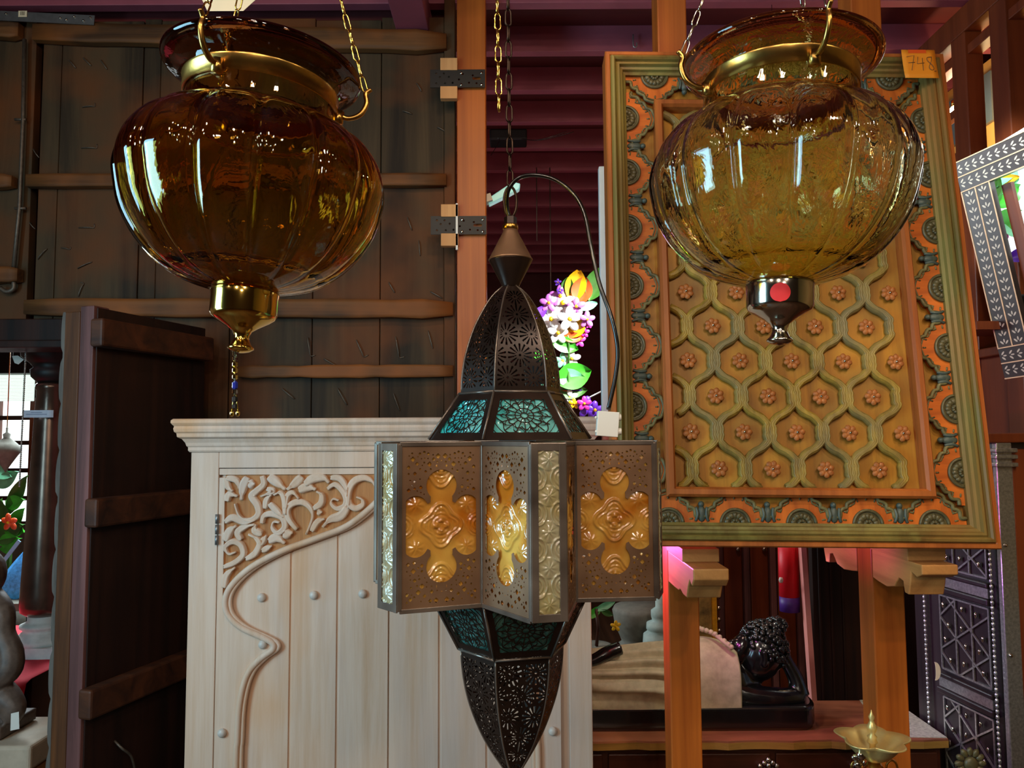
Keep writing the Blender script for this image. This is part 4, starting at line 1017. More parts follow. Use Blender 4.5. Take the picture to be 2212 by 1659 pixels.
b.ball(hc, (.078, .08, .092), 16, 10); b.ball(W(1676, 1352, YS), .032, 12, 8)
b.build('curled_hair', M['blackstone'], st)
b = MB()
def rob(u, v):
    px = 1150+433*u; a = -pi*.10+pi*1.2*v        # v: front bottom -> over the top -> back
    c = W(px, 1462-8*u, YS); hh = (.060+.055*min(1, u*1.5)-.010*max(0, (u-.9)*10)*.4); top_ = hh*(1.0+.16*math.exp(-((u-.84)/.10)**2))
    f_ = .018*(1-abs(sin((v*11+u*4+.5*sin(u*7))*pi))**1.4)*(1 if u < .70 else 0)*(1 if .06 < v < .50 else .15)
    y = -cos(a)*(.100+f_); z = sin(a)*(top_+f_)
    if v < .12: z = min(z, 0)-.055*(1-v/.12)
    return Vector((c.x, YS+y, c.z+z-.01))
b.grid(rob, 120, 160); b.build('robe', M['robe'], st, mods=[SOL(.008)], label='beige robe with curved folds')
b = MB(); b.tube(cat([s3(1522, 1362, -.02, 0)[:3], s3(1545, 1372, -.05, 0)[:3], s3(1565, 1388, -.075, 0)[:3], s3(1582, 1402, -.085, 0)[:3]], 6), .007, 8)
for i in range(9): b.ball(cat([s3(1512, 1358, -.02, 0)[:3], s3(1545, 1370, -.05, 0)[:3], s3(1580, 1398, -.085, 0)[:3]], 4)[i], .0095, 8, 6)
b.build('robe_sash', M['robe'], st, label='scalloped sash edge over the shoulder')
# brass oil lamp
yl = 2.0; c = W(1887, 1625, yl); ol = thing('oil_lamp', 'polished brass oil lamp with a petal-shaped bowl and bird finial', 'oil lamp', (c.x, yl, W(1887, 1790, yl).z))
z0 = W(1887, 1606, yl).z
b = MB()
def bowl(a, t_, z): return 1+.20*max(0, t_-.35)*(abs(cos(2.5*a))**.8*1.5-.5)
b.lathe([(.010, -.045), (.022, -.040), (.040, -.030), (.055, -.014), (.068, .004), (.082, .014), (.079, .016), (.062, .007), (.045, -.010), (.012, -.028), (.001, -.03)], (c.x, yl, z0), n=80, caps=True, fn=lambda a, t_, z: 1+(.30*max(0, z+.015)/.03)*(abs(cos(2.5*a))**1.2-.45)); b.build('petal_bowl', M['lampbrass'], ol)
b = MB(); b.lathe([(.006, -.03), (.008, .0), (.013, .004), (.009, .012), (.012, .018), (.006, .024), (.011, .034), (.013, .042), (.007, .052), (.005, .058), (.008, .066), (.003, .076), (.001, .084)], (c.x-.002, yl, z0), n=20); b.build('finial', M['lampbrass'], ol)
b = MB(); zb_ = z0-.045; b.lathe([(.03, -.155), (.045, -.15), (.04, -.135), (.014, -.12), (.012, -.10), (.020, -.085), (.034, -.065), (.040, -.045), (.034, -.022), (.022, -.012), (.014, .002)], (c.x, yl, zb_), n=32); b.build('stem', M['oldbrass'], ol)
b = MB()
for i in range(3):
    b.ball(c+Vector((-.055+i*.006, -.02, -.005-i*.018)), (.012, .006, .009), 10, 6)
b.ball(c+Vector((-.045, -.03, .004)), (.013, .009, .013), 10, 8); b.build('leaf_spray', M['silver'], ol, label='small silvery leaf spray beside the stem')
for sx in (-1, 1):
    b = MB(); b.tube([Vector((c.x+sx*(.045+.014*cos(a)), yl, z0-.06+.018*sin(a))) for a in [2*pi*i/16 for i in range(16)]], .003, 6, closed=True); b.build('ring_handle', M['oldbrass'], ol)
tb = MB(); zt2 = W(1887, 1790, yl).z
tb.bb(c.x-.30, c.x+.42, yl-.14, yl+.14, zt2-.03, zt2)
tbl = thing('display_stand', 'low wooden display stand below the frame carrying the brass oil lamp', 'stand', (c.x, yl, 0))
tb.build('stand_top', M['darkdrawer'], tbl)
for dx in (-.28, .38):
    for dy in (-.12, .10):
        b = MB(); b.bb(c.x+dx, c.x+dx+.03, yl+dy, yl+dy+.03, 0, zt2-.03); b.build('leg', M['darkdrawer'], tbl)
# carved dark rosette finial at the lower right
c = W(2097, 1650, 2.0); fl = thing('rosette_finial', 'dark carved wooden flower rosette on a short stand at the bottom right', 'ornament', (c.x, 2.0, zt2))
b = MB(); b.ball(c, (.018, .010, .018), 14, 8)
for i in range(12):
    a = 2*pi*i/12; b.ball(c+Vector((.029*cos(a), .002, .029*sin(a))), (.012, .006, .008), 10, 6, Matrix.Rotation(-a, 3, 'Y'))
b.build('rosette', M['darkrosette'], fl)
b = MB(); b.lathe([(.028, 0), (.026, .008), (.008, .02), (.007, max(.05, c.z-zt2-.01))], (c.x, 2.012, zt2), n=20); b.build('stem', M['darkrosette'], fl)
# ------------------------------------------------------------------ dark cabinet with silver lattice at the right
M['ebony'] = wood('dark carved ebony', (52, 38, 40), (26, 18, 20), 'z', 10, .35, .2, None, .06, .5)
M['silverstrip'] = plain('beaten silver strip', (190, 188, 184), .28, .85, .3, 120, .5)
M['redwood'] = wood('red brown panel wood', (128, 62, 30), (84, 36, 18), 'z', 8, .4, .15)
XF, YF = W(2026, 1400, 2.64).x, 2.64; XN, YN = W(2160, 1400, 2.36).x, 2.36
dl_ = Vector((XN-XF, YN-YF, 0)); LF = dl_.length; dl_.normalize(); nl2 = Vector((dl_.y, -dl_.x, 0))
if nl2.x > 0: nl2 = -nl2
def CP(s_, n_, z): return Vector((XF, YF, 0))+dl_*s_+nl2*n_+Vector((0, 0, z))
cab = thing('lattice_cabinet', 'tall dark cabinet with silver lattice panels and beaded strips at the right edge', 'cabinet', CP(LF/2, -.3, 0))
def cbox(s0_, s1_, n0, n1, z0, z1, name, mat, mods=(), label=None, par=None):
    b = MB(); b.add([CP(s_, n_, z) for z in (z0, z1) for s_, n_ in ((s0_, n0), (s1_, n0), (s1_, n1), (s0_, n1))], [(0, 3, 2, 1), (4, 5, 6, 7), (0, 1, 5, 4), (1, 2, 6, 5), (2, 3, 7, 6), (3, 0, 4, 7)], False)
    return b.build(name, mat, par or cab, mods=mods, label=label)
ztc = EZ-.03
cbox(-.13, LF, -.55, -.012, 0, ztc, 'cabinet_body', M['ebony'])
for k_ in range(5):
    z1 = EZ+.127-.337*k_-.337+0; z1 = EZ-.21-.337*(k_-0); z0 = z1-.243
    if z0 < .02: z0 = .03
    if z1-z0 < .05: continue
    b = MB(); s0_, s1_ = .015, LF-.045
    def q(u, v, n_=.0): return CP(s0_+(s1_-s0_)*u, n_, z0+(z1-z0)*v)
    cbox(s0_, s1_, -.012, -.008, z0, z1, 'panel_field', M['ebony'])
    for a, c in (((0, 0), (1, 0)), ((1, 0), (1, 1)), ((1, 1), (0, 1)), ((0, 1), (0, 0)), ((.33, 0), (.33, 1)), ((.66, 0), (.66, 1)), ((.15, 1), (1, .38)), ((0, .70), (1, .02)), ((0, .22), (.3, 0)), ((0, .72), (.35, 1)), ((0, .27), (1, .90)), ((.38, 0), (1, .40))):
        b.beam(q(*a, -.004), q(*c, -.004), .0055, .005, up=nl2)
    lt = b.build('lattice', M['silverstrip'], cab, label='silver lattice of crossing bars')
    for u, v in ((.1, .88), (.5, .9), (.78, .88), (.2, .62), (.48, .64), (.9, .6), (.12, .42), (.55, .42), (.82, .42), (.22, .16), (.5, .18), (.88, .16)):
        b = MB(); b.ball(q(u, v, .002), (.005, .006, .010), 8, 6); b.build('teardrop_stud', M['silver'], lt)
    cbox(.005, LF-.035, -.012, .004, z0-.060, z0-.030, 'silver_rail', M['silverstrip'])
    cbox(.0, LF-.03, -.012, .012, z0-.028, z0-.012, 'rail_moulding', M['ebony'], mods=[BEV(.004)]); cbox(.0, LF-.03, -.012, .012, z0-.082, z0-.062, 'rail_moulding', M['ebony'], mods=[BEV(.004)])
for s_ in (LF-.018, -.055):
    b = MB(); 
    n = 90
    for i in range(n): b.ball(CP(s_, .004, .05+i*(ztc-.1)/n), (.006, .006, .0085), 6, 5)
    b.build('beaded_strip', M['silverstrip'], cab)
b = MB(); b.bb(XN+.004, XN+.052, YN-.022, YN, 0, ztc); b.build('front_stile', M['silverstrip'], cab, mods=[BEV(.003)], label='silver-clad front stile')
for py in (1178, 1416):
    b = MB(); b.ball(W(2172+ (py-1178)*.05, py, YN-.024), .006, 10, 6); b.build('stud', M['silver'], cab)
b = MB(); b.bb(XN+.054, XN+.55, YN-.016, YN+.3, 0, ztc-.02); b.build('front_panel', M['redwood'], cab, mods=[BEV(.003)], label='reddish front panel')
for py in (972, 986, 1003):
    v = W(2158, py, YN-.03); b = MB(); b.bb(XN-.006, XN+.062, YN-.036, YN, v.z-.008, v.z+.005); b.build('capital_ring', M['silverstrip'], cab, mods=[BEV(.003)])
b = MB(); b.bb(XN-.02, XN+.60, YN-.02, YN+.34, ztc, ztc+.03); b.build('cabinet_top', M['redwood'], cab, mods=[BEV(.005)])
# crescent swing tag
c = W(2023, 1450, 2.58); b = MB(); pl = []
for i in range(13):
    a = -pi/2+pi*i/12; pl.append(c+Vector((.018*cos(a)-.004, 0, .030*sin(a))))
for i in range(7):
    a = pi/2-pi*i/6; pl.append(c+Vector((.004*cos(a)-.006, 0, .029*sin(a))))
b.prism(pl, (0, .001, 0)); b.solo('swing_tag', M['paper'], 'small pale crescent-shaped tag hanging at the far side of the lattice cabinet', 'tag')
# ------------------------------------------------------------------ bone inlay mirror frame, left open, plants behind stand in for its reflection
TLc, BLc, TRc = W(2066, 352, 2.75), W(2176, 818, 2.75), W(2330, 205, 2.32)
fx = (TRc-TLc).normalized(); fz = (TLc-BLc); hF = fz.length; fz.normalize(); fy = fz.cross(fx).normalized(); fx = fy.cross(fz).normalized()
# fy points away from the camera side
if fy.dot(TLc-Vector((0, 0, EZ))) < 0: fy = -fy
rotF = Matrix((fx, fy, fz)).transposed().to_4x4(); wF = .60
mir = thing('inlay_frame', 'dark open mirror frame with bone leaf inlay hanging tilted at the right edge', 'picture frame', BLc, rotF)
M['inlaywood'] = plain('dark inlaid resin', (50, 40, 38), .35, 0, .2, 30, .1); M['bone'] = plain('bone inlay', (196, 188, 172), .35, 0, .08, 40, .05)
M['bonestripe'] = plain('cream rope stripe', (226, 190, 150), .4, 0, .15, 60, .1)
def inlaid(x0, x1, z0, z1, horiz, name):
    b = MB(); b.bb(x0, x1, -.012, .012, z0, z1); b.mi = 1
    w_ = (z1-z0) if horiz else (x1-x0); L_ = (x1-x0) if horiz else (z1-z0); n_ = int(L_/.030)
    for i in range(n_):
        l = (i+.5)*L_/n_
        for row in (.27, .73):
            for sg in (-1, 0, 1):
                a = sg*.75; dx, dy = l+(.006 if sg == 0 else 0), (row-.5)*w_+sg*w_*.085
                r_ = (.0085, .0032) if sg else (.007, .0028)
                pts = [(dx+r_[0]*cos(t)*cos(a)-r_[1]*sin(t)*sin(a), dy+r_[0]*cos(t)*sin(a)+r_[1]*sin(t)*cos(a)) for t in [2*pi*k_/10 for k_ in range(10)]]
                if horiz: b.prism([(x0+p[0], -.0125, (z0+z1)/2+p[1]) for p in pts], (0, .001, 0))
                else: b.prism([((x0+x1)/2+p[1], -.0125, z0+p[0]) for p in pts], (0, .001, 0))
    b.mi = 2
    for row in (.0, .5, 1.0):
        c_ = (row-.5)*w_*.97
        if horiz: b.bb(x0, x1, -.0135, -.012, (z0+z1)/2+c_-.002, (z0+z1)/2+c_+.002)
        else: b.bb((x0+x1)/2+c_-.002, (x0+x1)/2+c_+.002, -.0135, -.012, z0, z1)
    b.build(name, [M['inlaywood'], M['bone'], M['bonestripe']], mir, local=True)
fwid = .115
inlaid(0, wF, hF-fwid, hF, True, 'frame_rail'); inlaid(0, wF, 0, fwid, True, 'frame_rail'); inlaid(0, fwid, fwid+.001, hF-fwid-.001, False, 'frame_stile'); inlaid(wF-fwid, wF, fwid+.001, hF-fwid-.001, False, 'frame_stile')
b = MB(); b.bb(fwid+.02, fwid+.055, .013, .03, .0, hF-.14); b.build('back_batten', M['redwood'], mir, local=True)
# partition on the right: posts, head beam and rails running away from us
def beamp(name, a, c, w_, h_, mat, label, ct='beam'):
    b = MB(); b.beam(a, c, w_, h_); return b
XPt = 1.9
kk = 50
b = MB(); b.bb(XPt, XPt+.08, 2.2, 6.0, EZ+1.68, EZ+1.79); struct(b.build('trim_50', M['redwood'], mods=[BEV(.005)]))
b = MB(); b.bb(XPt+.01, XPt+.07, 2.2, 6.0, EZ+1.58, EZ+1.62); struct(b.build('trim_51', M['redwood'], mods=[BEV(.003)]))
for i, (px0, px1, Y) in enumerate([(2100, 2150, 3.12), (2180, 2225, 2.86), (2040, 2052, 3.6), (1975, 1990, 4.4)]):
    b = MB(); b.bb(XPt, XPt+.075, Y-.05, Y+.05, 0, EZ+1.68); struct(b.build('trim_%d' % (52+i), M['redwood'], mods=[BEV(.004)]))
for i, z in enumerate((1.36, 1.17, .98, .87, .62, .35)):
    b = MB(); b.bb(XPt+.015, XPt+.05, 3.17, 5.9, EZ+z, EZ+z+.035); struct(b.build('trim_%d' % (60+i), M['redwood'], mods=[BEV(.003)]))
b = MB(); b.bb(XPt+.005, XPt+.06, 2.2, 6.0, .0, EZ+.30); struct(b.build('wall_panelling', M['redwood']))
b = MB(); b.bb(XPt-.03, XPt+.08, 2.5, 6.0, EZ+.30, EZ+.335); struct(b.build('trim_70', M['redwood'], mods=[BEV(.004)]))
# tan wall beyond with a blue-grey window
b = MB(); b.bb(2.3, 2.35, 3.0, 7.5, 0, 3.39); struct(b.build('wall_side', plain('warm tan plaster', (224, 170, 92), .8, 0, .06, 5)))
b = MB(); b.bb(2.28, 2.298, 3.5, 4.1, EZ+1.48, EZ+1.72); struct(b.build('window_2', plain('dusky window pane', (96, 112, 124), .15, 0, .1, 3, 0)))
c = W(2062, 240, 3.465)
lb = thing('bare_bulb', 'small glowing bare bulb behind the partition at the upper right', 'light bulb', c+Vector((0, 0, .03)))
e = plain('glowing bulb', (255, 230, 180), .4, 0, 0, 3, 0, em=(255, 236, 196), es=60)
b = MB(); b.ball(c, .024, 14, 10); b.build('bulb', e, lb)
b = MB(); b.lathe([(.013, .022), (.013, .05), (.006, .055)], c, n=14); b.build('socket', M['brass'], lb)
b = MB(); b.tube([c+Vector((0, 0, .05)), Vector((c.x, c.y, 3.395))], .003, 6); b.build('flex', M['cable'], lb)
# ------------------------------------------------------------------ plants
em_w = NT('glowing pane'); em_w.set(Base_Color=(1, 1, 1, 1), Emission_Strength=1.5, Emission_Color=(.92, 1, .98, 1)); em_w = em_w.m  # emissive, for the brightness reflected in the mirror
def leafmat(name, c, tr=.35):
    t_ = NT(name); n_ = t_.noise((1, 1, 1), 14, 3); a = t_.ramp(n_.outputs[0], [(.3, srgb([x*.75 for x in c])), (.7, srgb(c))])
    t_.link(a.outputs[0], t_.b.inputs['Base Color']); t_.set(Roughness=.35, Specular_IOR_Level=.5)
    try: t_.set(Transmission_Weight=0)
    except Exception: pass
    return t_.m
G1 = leafmat('bright green leaf', (70, 190, 50)); G2 = leafmat('mint green leaf', (130, 220, 170)); G3 = leafmat('dark green leaf', (60, 110, 40))
PKM = leafmat('magenta petal', (236, 60, 190)); WHM = leafmat('white petal', (250, 246, 246)); YLM = leafmat('yellow orange bract', (250, 190, 20)); PUM = leafmat('violet petal', (110, 50, 210)); ORM = leafmat('orange red bract', (244, 90, 40)); LIM = leafmat('lilac petal', (206, 110, 210))
def blade(b, base, tip, w_, bend=.2, up=(0, -1, 0), n=10):
    base, tip = Vector(base), Vector(tip); d = tip-base; L = d.length; d.normalize(); s_ = d.cross(Vector(up)).normalized(); u_ = s_.cross(d)
    def f(u, v):
        ww = w_*sin(pi*min(1, v*.96+.04))**.8*(u-.5); return base+d*L*v+u_*(bend*L*(v*v)*-.6+abs(u-.5)*w_*.35)+s_*ww
    b.grid(f, 4, n)
def plant(name, label, ct, base, items, pot=None, group=None):
    t_ = thing(name, label, ct, base, group=group)
    for kind, mat, a, c_, w_ in items:
        b = MB()
        if kind == 'leaf': blade(b, a, c_, w_); b.build('leaf', mat, t_)
        elif kind == 'stem': b.tube([a, Vector(a).lerp(Vector(c_), .5)+Vector((.01, 0, 0)), c_], w_, 6); b.build('stem', mat, t_)
        elif kind == 'flower':
            a = Vector(a)
            for i in range(5):
                an = 2*pi*i/5+.3; b.ball(a+Vector((cos(an)*w_*.55, random.uniform(-.3, .3)*w_, sin(an)*w_*.55)), (w_*.52, w_*.16, w_*.34), 12, 6, Matrix.Rotation(-an, 3, 'Y'))
            b.mi = 1; b.ball(a+Vector((0, -w_*.2, 0)), w_*.2, 8, 6); b.build('flower', [mat, YLM], t_)
    return t_
Yf = 4.2
def wf(px, py, dy=0): return W(px, py, Yf+dy)
items = []
for px, py, r_, mm in ((1215, 655, .075, WHM), (1190, 690, .07, WHM), (1230, 690, .07, WHM), (1205, 720, .06, WHM), (1245, 662, .05, LIM), (1210, 640, .06, LIM), (1185, 655, .05, LIM), (1205, 610, .02, PUM), (1210, 628, .02, PUM), (1268, 690, .045, LIM), (1250, 735, .04, PKM), (1262, 718, .03, PKM), (1272, 702, .02, PKM), (1235, 775, .05, WHM), (1215, 780, .045, G2), (1230, 858, .045, WHM), (1240, 872, .03, YLM), (1268, 880, .06, PUM), (1285, 886, .05, PUM), (1262, 872, .04, PKM)):
    items.append(('flower', mm, wf(px, py, random.uniform(-.05, .03)), None, r_))
for a, c_, w_, mm in (((1250, 585), (1235, 655), .12, YLM), ((1262, 600), (1250, 660), .12, ORM), ((1228, 600), (1222, 640), .07, G3), ((1300, 580), (1272, 650), .12, G3), ((1190, 735), (1250, 755), .09, G1), ((1260, 690), (1230, 730), .09, YLM), ((1215, 730), (1262, 728), .06, ORM), ((1200, 825), (1278, 800), .15, G1), ((1195, 812), (1268, 820), .10, G2), ((1200, 850), (1270, 842), .08, G3), ((1290, 655), (1250, 668), .05, G2), ((1200, 838), (1255, 838), .04, ORM), ((1210, 835), (1258, 842), .03, PUM), ((1150, 780), (1200, 740), .09, G1), ((1155, 690), (1180, 660), .06, PUM), ((1160, 860), (1205, 830), .10, G2)):
    items.append(('leaf', mm, wf(*a), wf(*c_), w_))
items += [('stem', G3, wf(1225, 1010), wf(1228, 800), .008), ('stem', G3, wf(1228, 800), wf(1222, 690), .006), ('stem', M['steel'], wf(1222, 880), wf(1300, 845), .005)]
fp = plant('flower_arrangement', 'brightly lit arrangement of white and pink flowers with green leaves behind the lantern cable', 'flowers', Vector((wf(1228, 1000).x, Yf, 1.18)), items)
b = MB(); vz = 1.18; b.lathe([(.06, 0), (.09, .05), (.10, .12), (.06, .20), (.05, .26), (.058, .27)], (wf(1228, 1000).x, Yf, vz), n=28); b.build('vase', plain('dark vase', (60, 50, 48), .3), fp)
b = MB(); b.bb(-.2, .9, 4.0, 4.5, vz-.04, vz); pt = thing('plant_table', 'high dark table holding the flower arrangement, mostly hidden behind the armoire', 'table', (.4, 4.25, 0)); b.build('table_top', M['darkdrawer'], pt)
for x in (-.17, .83):
    for y in (4.03, 4.43):
        b = MB(); b.bb(x, x+.04, y, y+.04, 0, vz-.04); b.build('leg', M['darkdrawer'], pt)
# bracts and leaves behind the inlay frame, in place of a mirror reflection
Ym = 2.80; 
def wm(px, py, dy=0): return W(px, py, Ym+dy)
items = []
for a, c_, w_, mm in (((2128, 425), (2215, 345), .10, G2), ((2140, 445), (2212, 400), .10, G1), ((2130, 400), (2205, 380), .05, YLM), ((2150, 500), (2212, 455), .12, G1), ((2155, 470), (2230, 510), .12, G2), ((2120, 375), (2165, 360), .06, PKM), ((2140, 352), (2185, 358), .06, PUM), ((2150, 500), (2170, 515), .05, ORM), ((2160, 525), (2175, 505), .04, PKM), ((2175, 560), (2235, 540), .06, PUM), ((2120, 440), (2160, 380), .08, G3), ((2200, 330), (2160, 400), .07, G2)):
    items.append(('leaf', mm, wm(*a), wm(*c_, -.05), w_))
items = [(k_, m_, a, c_, w_*.85 if w_ > .02 else w_) for k_, m_, a, c_, w_ in items]
items += [('flower', PKM, wm(2132, 372), None, .03), ('flower', WHM, wm(2126, 432), None, .035), ('stem', G3, wm(2190, 620), wm(2150, 460), .006), ('stem', G3, wm(2190, 620), wm(2170, 520), .006)]
bp = plant('bromeliad', 'bright green and magenta bromeliad seen through the inlay frame at the right edge', 'plant', Vector((wm(2195, 660).x, Ym, wm(2195, 700).z)), items)
p_ = wm(2195, 700); b = MB(); b.lathe([(.03, 0), (.05, .01), (.06, .09), (.065, .10), (.058, .10), (.05, .06), (.001, .06)], (p_.x, Ym, p_.z), n=24); b.build('pot', M['blackmetal'], bp)
b = MB(); b.bb(XPt-.22, XPt-.001, 2.72, 2.92, p_.z-.03, p_.z); b.solo('wall_shelf', M['redwood'], 'small reddish wall shelf carrying the bromeliad pot at the right', 'shelf')
b = MB(); b.bb(XPt-.012, XPt-.004, 2.3, 2.90, EZ+.66, EZ+1.12); w3 = struct(b.build('added_glow_pane', em_w)); MATW[w3] = Matrix.Identity(4)  # added glowing pane, stands in for the mirror's white reflection
light('bromeliad_fill', 'SPOT', (1.45, 2.3, 2.95), (1.85, 2.8, 2.4), 50, (.9, 1, .96), .05, spot=60)  # added spot to brighten the leaves behind the frame
# ------------------------------------------------------------------ things behind, seen under the carved panel
Yb = 3.9
wd = thing('panelled_wardrobe', 'red-brown wardrobe with vertical door panels in the background below the carved panel', 'wardrobe', (W(1640, 1300, Yb).x, Yb+.2, 0))
xa_, xb_ = W(1505, 1300, Yb).x, 1.86
b = MB(); b.bb(xa_, xb_, Yb+.03, Yb+.5, 0, 2.0); b.build('wardrobe_body', M['redwood'], wd)
for i in range(7):
    w_ = (xb_-xa_)/7; b = MB(); b.bb(xa_+i*w_+.01, xa_+(i+1)*w_-.03, Yb+.005, Yb+.028, .1, 1.95); b.build('door_panel', M['redwood'], wd, mods=[BEV(.008)])
    b = MB(); b.bb(xa_+(i+1)*w_-.026, xa_+(i+1)*w_+.004, Yb-.01, Yb+.028, .1, 1.95); b.build('door_strip', M['magentalit'], wd, mods=[BEV(.004)])  # strip colour carries the magenta light
    b = MB(); b.ball((xa_+i*w_+.08, Yb-.005, 1.02), .012, 10, 6); b.build('knob', M['silver'], wd)
Yc = 3.065; c = W(1704, 1250, Yc); rl = thing('tube_lantern', 'red fabric tube lantern with a violet hem hanging behind the carved panel', 'lantern', c)
ztp, zbt = W(1704, 1165, Yc).z, W(1704, 1320, Yc).z; zv = W(1704, 1288, Yc).z
b = MB(); b.lathe([(.038, zv), (.038, ztp)], (c.x, Yc, 0), n=30, caps=False); b.build('red_tube', plain('red fabric', (236, 20, 40), .5, 0, .05, 20, .05), rl, mods=[SOL(.001)])
b = MB(); b.lathe([(.038, zbt), (.0385, zv-.0005)], (c.x, Yc, 0), n=30, caps=False); b.build('violet_hem', plain('violet fabric', (74, 34, 130), .5, 0, .1, 20, .05), rl, mods=[SOL(.001)])
b = MB(); b.lathe([(.006, .01), (.009, 0), (.006, -.01)], W(1687, 1253, Yc-.04), n=10); b.build('paper_dot', M['white'], rl)
b = MB(); b.tube([(c.x, Yc, ztp), (c.x, Yc, 3.40)], .0015, 5); b.build('cord', M['cable'], rl)
Yp = 3.0; b = MB(); a0 = W(1731, 1185, Yp); a1 = W(1758, 1530, Yp)
b.beam(Vector((a1.x+.02, Yp, 0)), a0+Vector((-.006, 0, .25)), .034, .02); b.solo('leaning_pole', plain('pole tinted pink for magenta light', (232, 150, 140), .5, 0, .05, 10), 'slim pole tinted pink for magenta light leaning behind the sideboard', 'pole')  # pink in the colour stands for magenta light on the pole
b = MB(); x0, x1 = W(1757, 1300, 3.35).x, W(1870, 1300, 3.35).x; dk = thing('dark_door', 'dark brown carved door standing behind the sideboard between pink pole and post', 'door', ((x0+x1)/2, 3.37, 0))
b.bb(x0, x1+.35, 3.35, 3.39, 0, 1.9); b.build('door_slab', M['leafwood'], dk)
for dx in (.02, .07, .12, .26):
    b = MB(); b.bb(x0+dx, x0+dx+.012, 3.337, 3.35, .02, 1.88); b.build('raised_moulding', M['oldbatten'] if dx > .2 else M['leafwood'], dk, mods=[BEV(.003)])
# framed golden picture
c0, c1 = W(1506, 1285, 3.5), W(1548, 1372, 3.5); gp = thing('gilt_picture', 'small gilt-framed picture with silver beads beside the front post, above the statue', 'picture', Vector(((c0.x+c1.x)/2, 3.5, c1.z)))
GY = plain('yellow gilt frame', (236, 170, 40), .3, .3, .2, 40, .2)
x0, x1, z0, z1 = c0.x-.06, c1.x, c1.z-.05, c0.z+.12
b = MB(); b.bb(x0, x1, 3.50, 3.515, z0, z1); b.build('picture_field', plain('green and red painted field', (150, 120, 60), .5, 0, .8, 14), gp)
for bx in ((x0, x0+.02, z0, z1), (x1-.022, x1, z0, z1), (x0+.021, x1-.023, z0, z0+.02), (x0+.021, x1-.023, z1-.02, z1)):
    b = MB(); b.bb(bx[0], bx[1], 3.48, 3.50, bx[2], bx[3]); b.build('frame_bar', GY, gp, mods=[BEV(.003)])
for i in range(7):
    b = MB(); b.ball((x1+.012, 3.50, z0+.02+i*.05), .011, 10, 8); b.build('bead', M['silver'], gp)
b = MB(); b.bb(x0, x1+.02, 3.516, 3.53, 0, z1); b.build('back_board', M['redwood'], gp)
# stone pots behind
stn = plain('grey carved stone', (110, 108, 96), .8, 0, .2, 30, .5); stl = plain('pale green grey stone', (150, 166, 156), .7, 0, .15, 30, .4)
b = MB(); c = W(1392, 1410, 3.7)
c.z = .522; b.lathe([(.10, 0), (.10, .01), (.085, .03), (.09, .05), (.12, .065), (.125, .08), (.105, .095), (.115, .12), (.14, .18), (.15, .24), (.14, .26)], c, n=32); b.solo('stone_pot', stn, 'dark grey stone urn in the background left of the front post', 'pot')
b = MB(); c = W(1432, 1400, 3.45)
b.lathe([(.08, .522-c.z), (.085, -.02), (.09, .0), (.085, .06), (.065, .075), (.072, .085), (.07, .11), (.045, .12), (.05, .14), (.05, .165), (.03, .18), (.03, .26)], c, n=32); b.solo('stone_finial', stl, 'pale green-grey turned stone finial beside the dark stone urn', 'ornament')
sh = thing('stone_shelf', 'low dark stone ledge in the background behind the statue', 'ledge', (.6, 4.4, 0)); b = MB(); b.bb(.05, .76, 3.34, 3.88, 0, .52); b.build('ledge', stn, sh)
Yl = 3.6; items = [('leaf', G2, W(1285, 1318, Yl), W(1330, 1300, Yl), .035), ('leaf', G3, W(1298, 1318, Yl), W(1325, 1330, Yl), .03), ('leaf', G1, W(1270, 1335, Yl), W(1300, 1310, Yl), .04), ('stem', M['darkdrawer'], W(1288, 1400, Yl), W(1288, 1315, Yl), .008), ('flower', YLM, W(1330, 1352, Yl), None, .025)]
pp = plant('small_plant', 'small green-leaved plant in a pot in the background left of the stone urn', 'plant', Vector((W(1288, 1400, Yl).x, Yl, .521)), items)
b = MB(); b.lathe([(.05, 0), (.07, .10), (.075, .11), (.065, .11), (.001, .10)], (W(1288, 1400, Yl).x, Yl, .521), n=24); b.tube([(W(1288, 1400, Yl).x, Yl, .6), W(1288, 1395, Yl)], .008, 6); b.build('pot', stn, pp)
# ------------------------------------------------------------------ ceiling things
c = W(1098, 277, 4.4); b = MB(); sp = thing('ceiling_power_box', 'black box with thin wires fixed to the ceiling joists behind the black chain', 'box', Vector((c.x, 4.4, 3.39)))
b = MB(); b.bb(c.x-.11, c.x+.11, 4.33, 4.47, 3.33, 3.395); b.build('box', M['blackmetal'], sp, mods=[BEV(.01)])
for k_, (px, py) in enumerate(((1225, 305), (1240, 300), (1060, 330))):
    b = MB(); e_ = W(px, py, 4.3); b.tube(cat([(c.x+(.05 if k_ < 2 else -.08), 4.34, 3.34), (c.x*.5+e_.x*.5, 4.32, 3.32), (e_.x, 4.3, 3.36 if k_ < 2 else 3.22)], 6), .002, 5); b.build('wire', M['cable'], sp)
YT = 3.07; pts = [W(px, py, YT) for px, py in ((1054, 428), (1108, 392), (1124, 396), (1122, 408), (1100, 420), (1056, 442))]
tl = thing('teal_lamp', 'pale turquoise glowing lamp tube sticking out behind the orange post', 'lamp', pts[0])
b = MB(); b.prism(pts, (0, .04, 0)); b.build('diffuser', plain('turquoise lamp glass', (150, 220, 215), .3, 0, .05, 4, 0, em=(170, 236, 230), es=.35), tl, mods=[BEV(.004)])
b = MB(); b.beam(W(1000, 450, YT+.005), W(1062, 428, YT+.005), .05, .03); b.build('lamp_body', M['white'], tl)
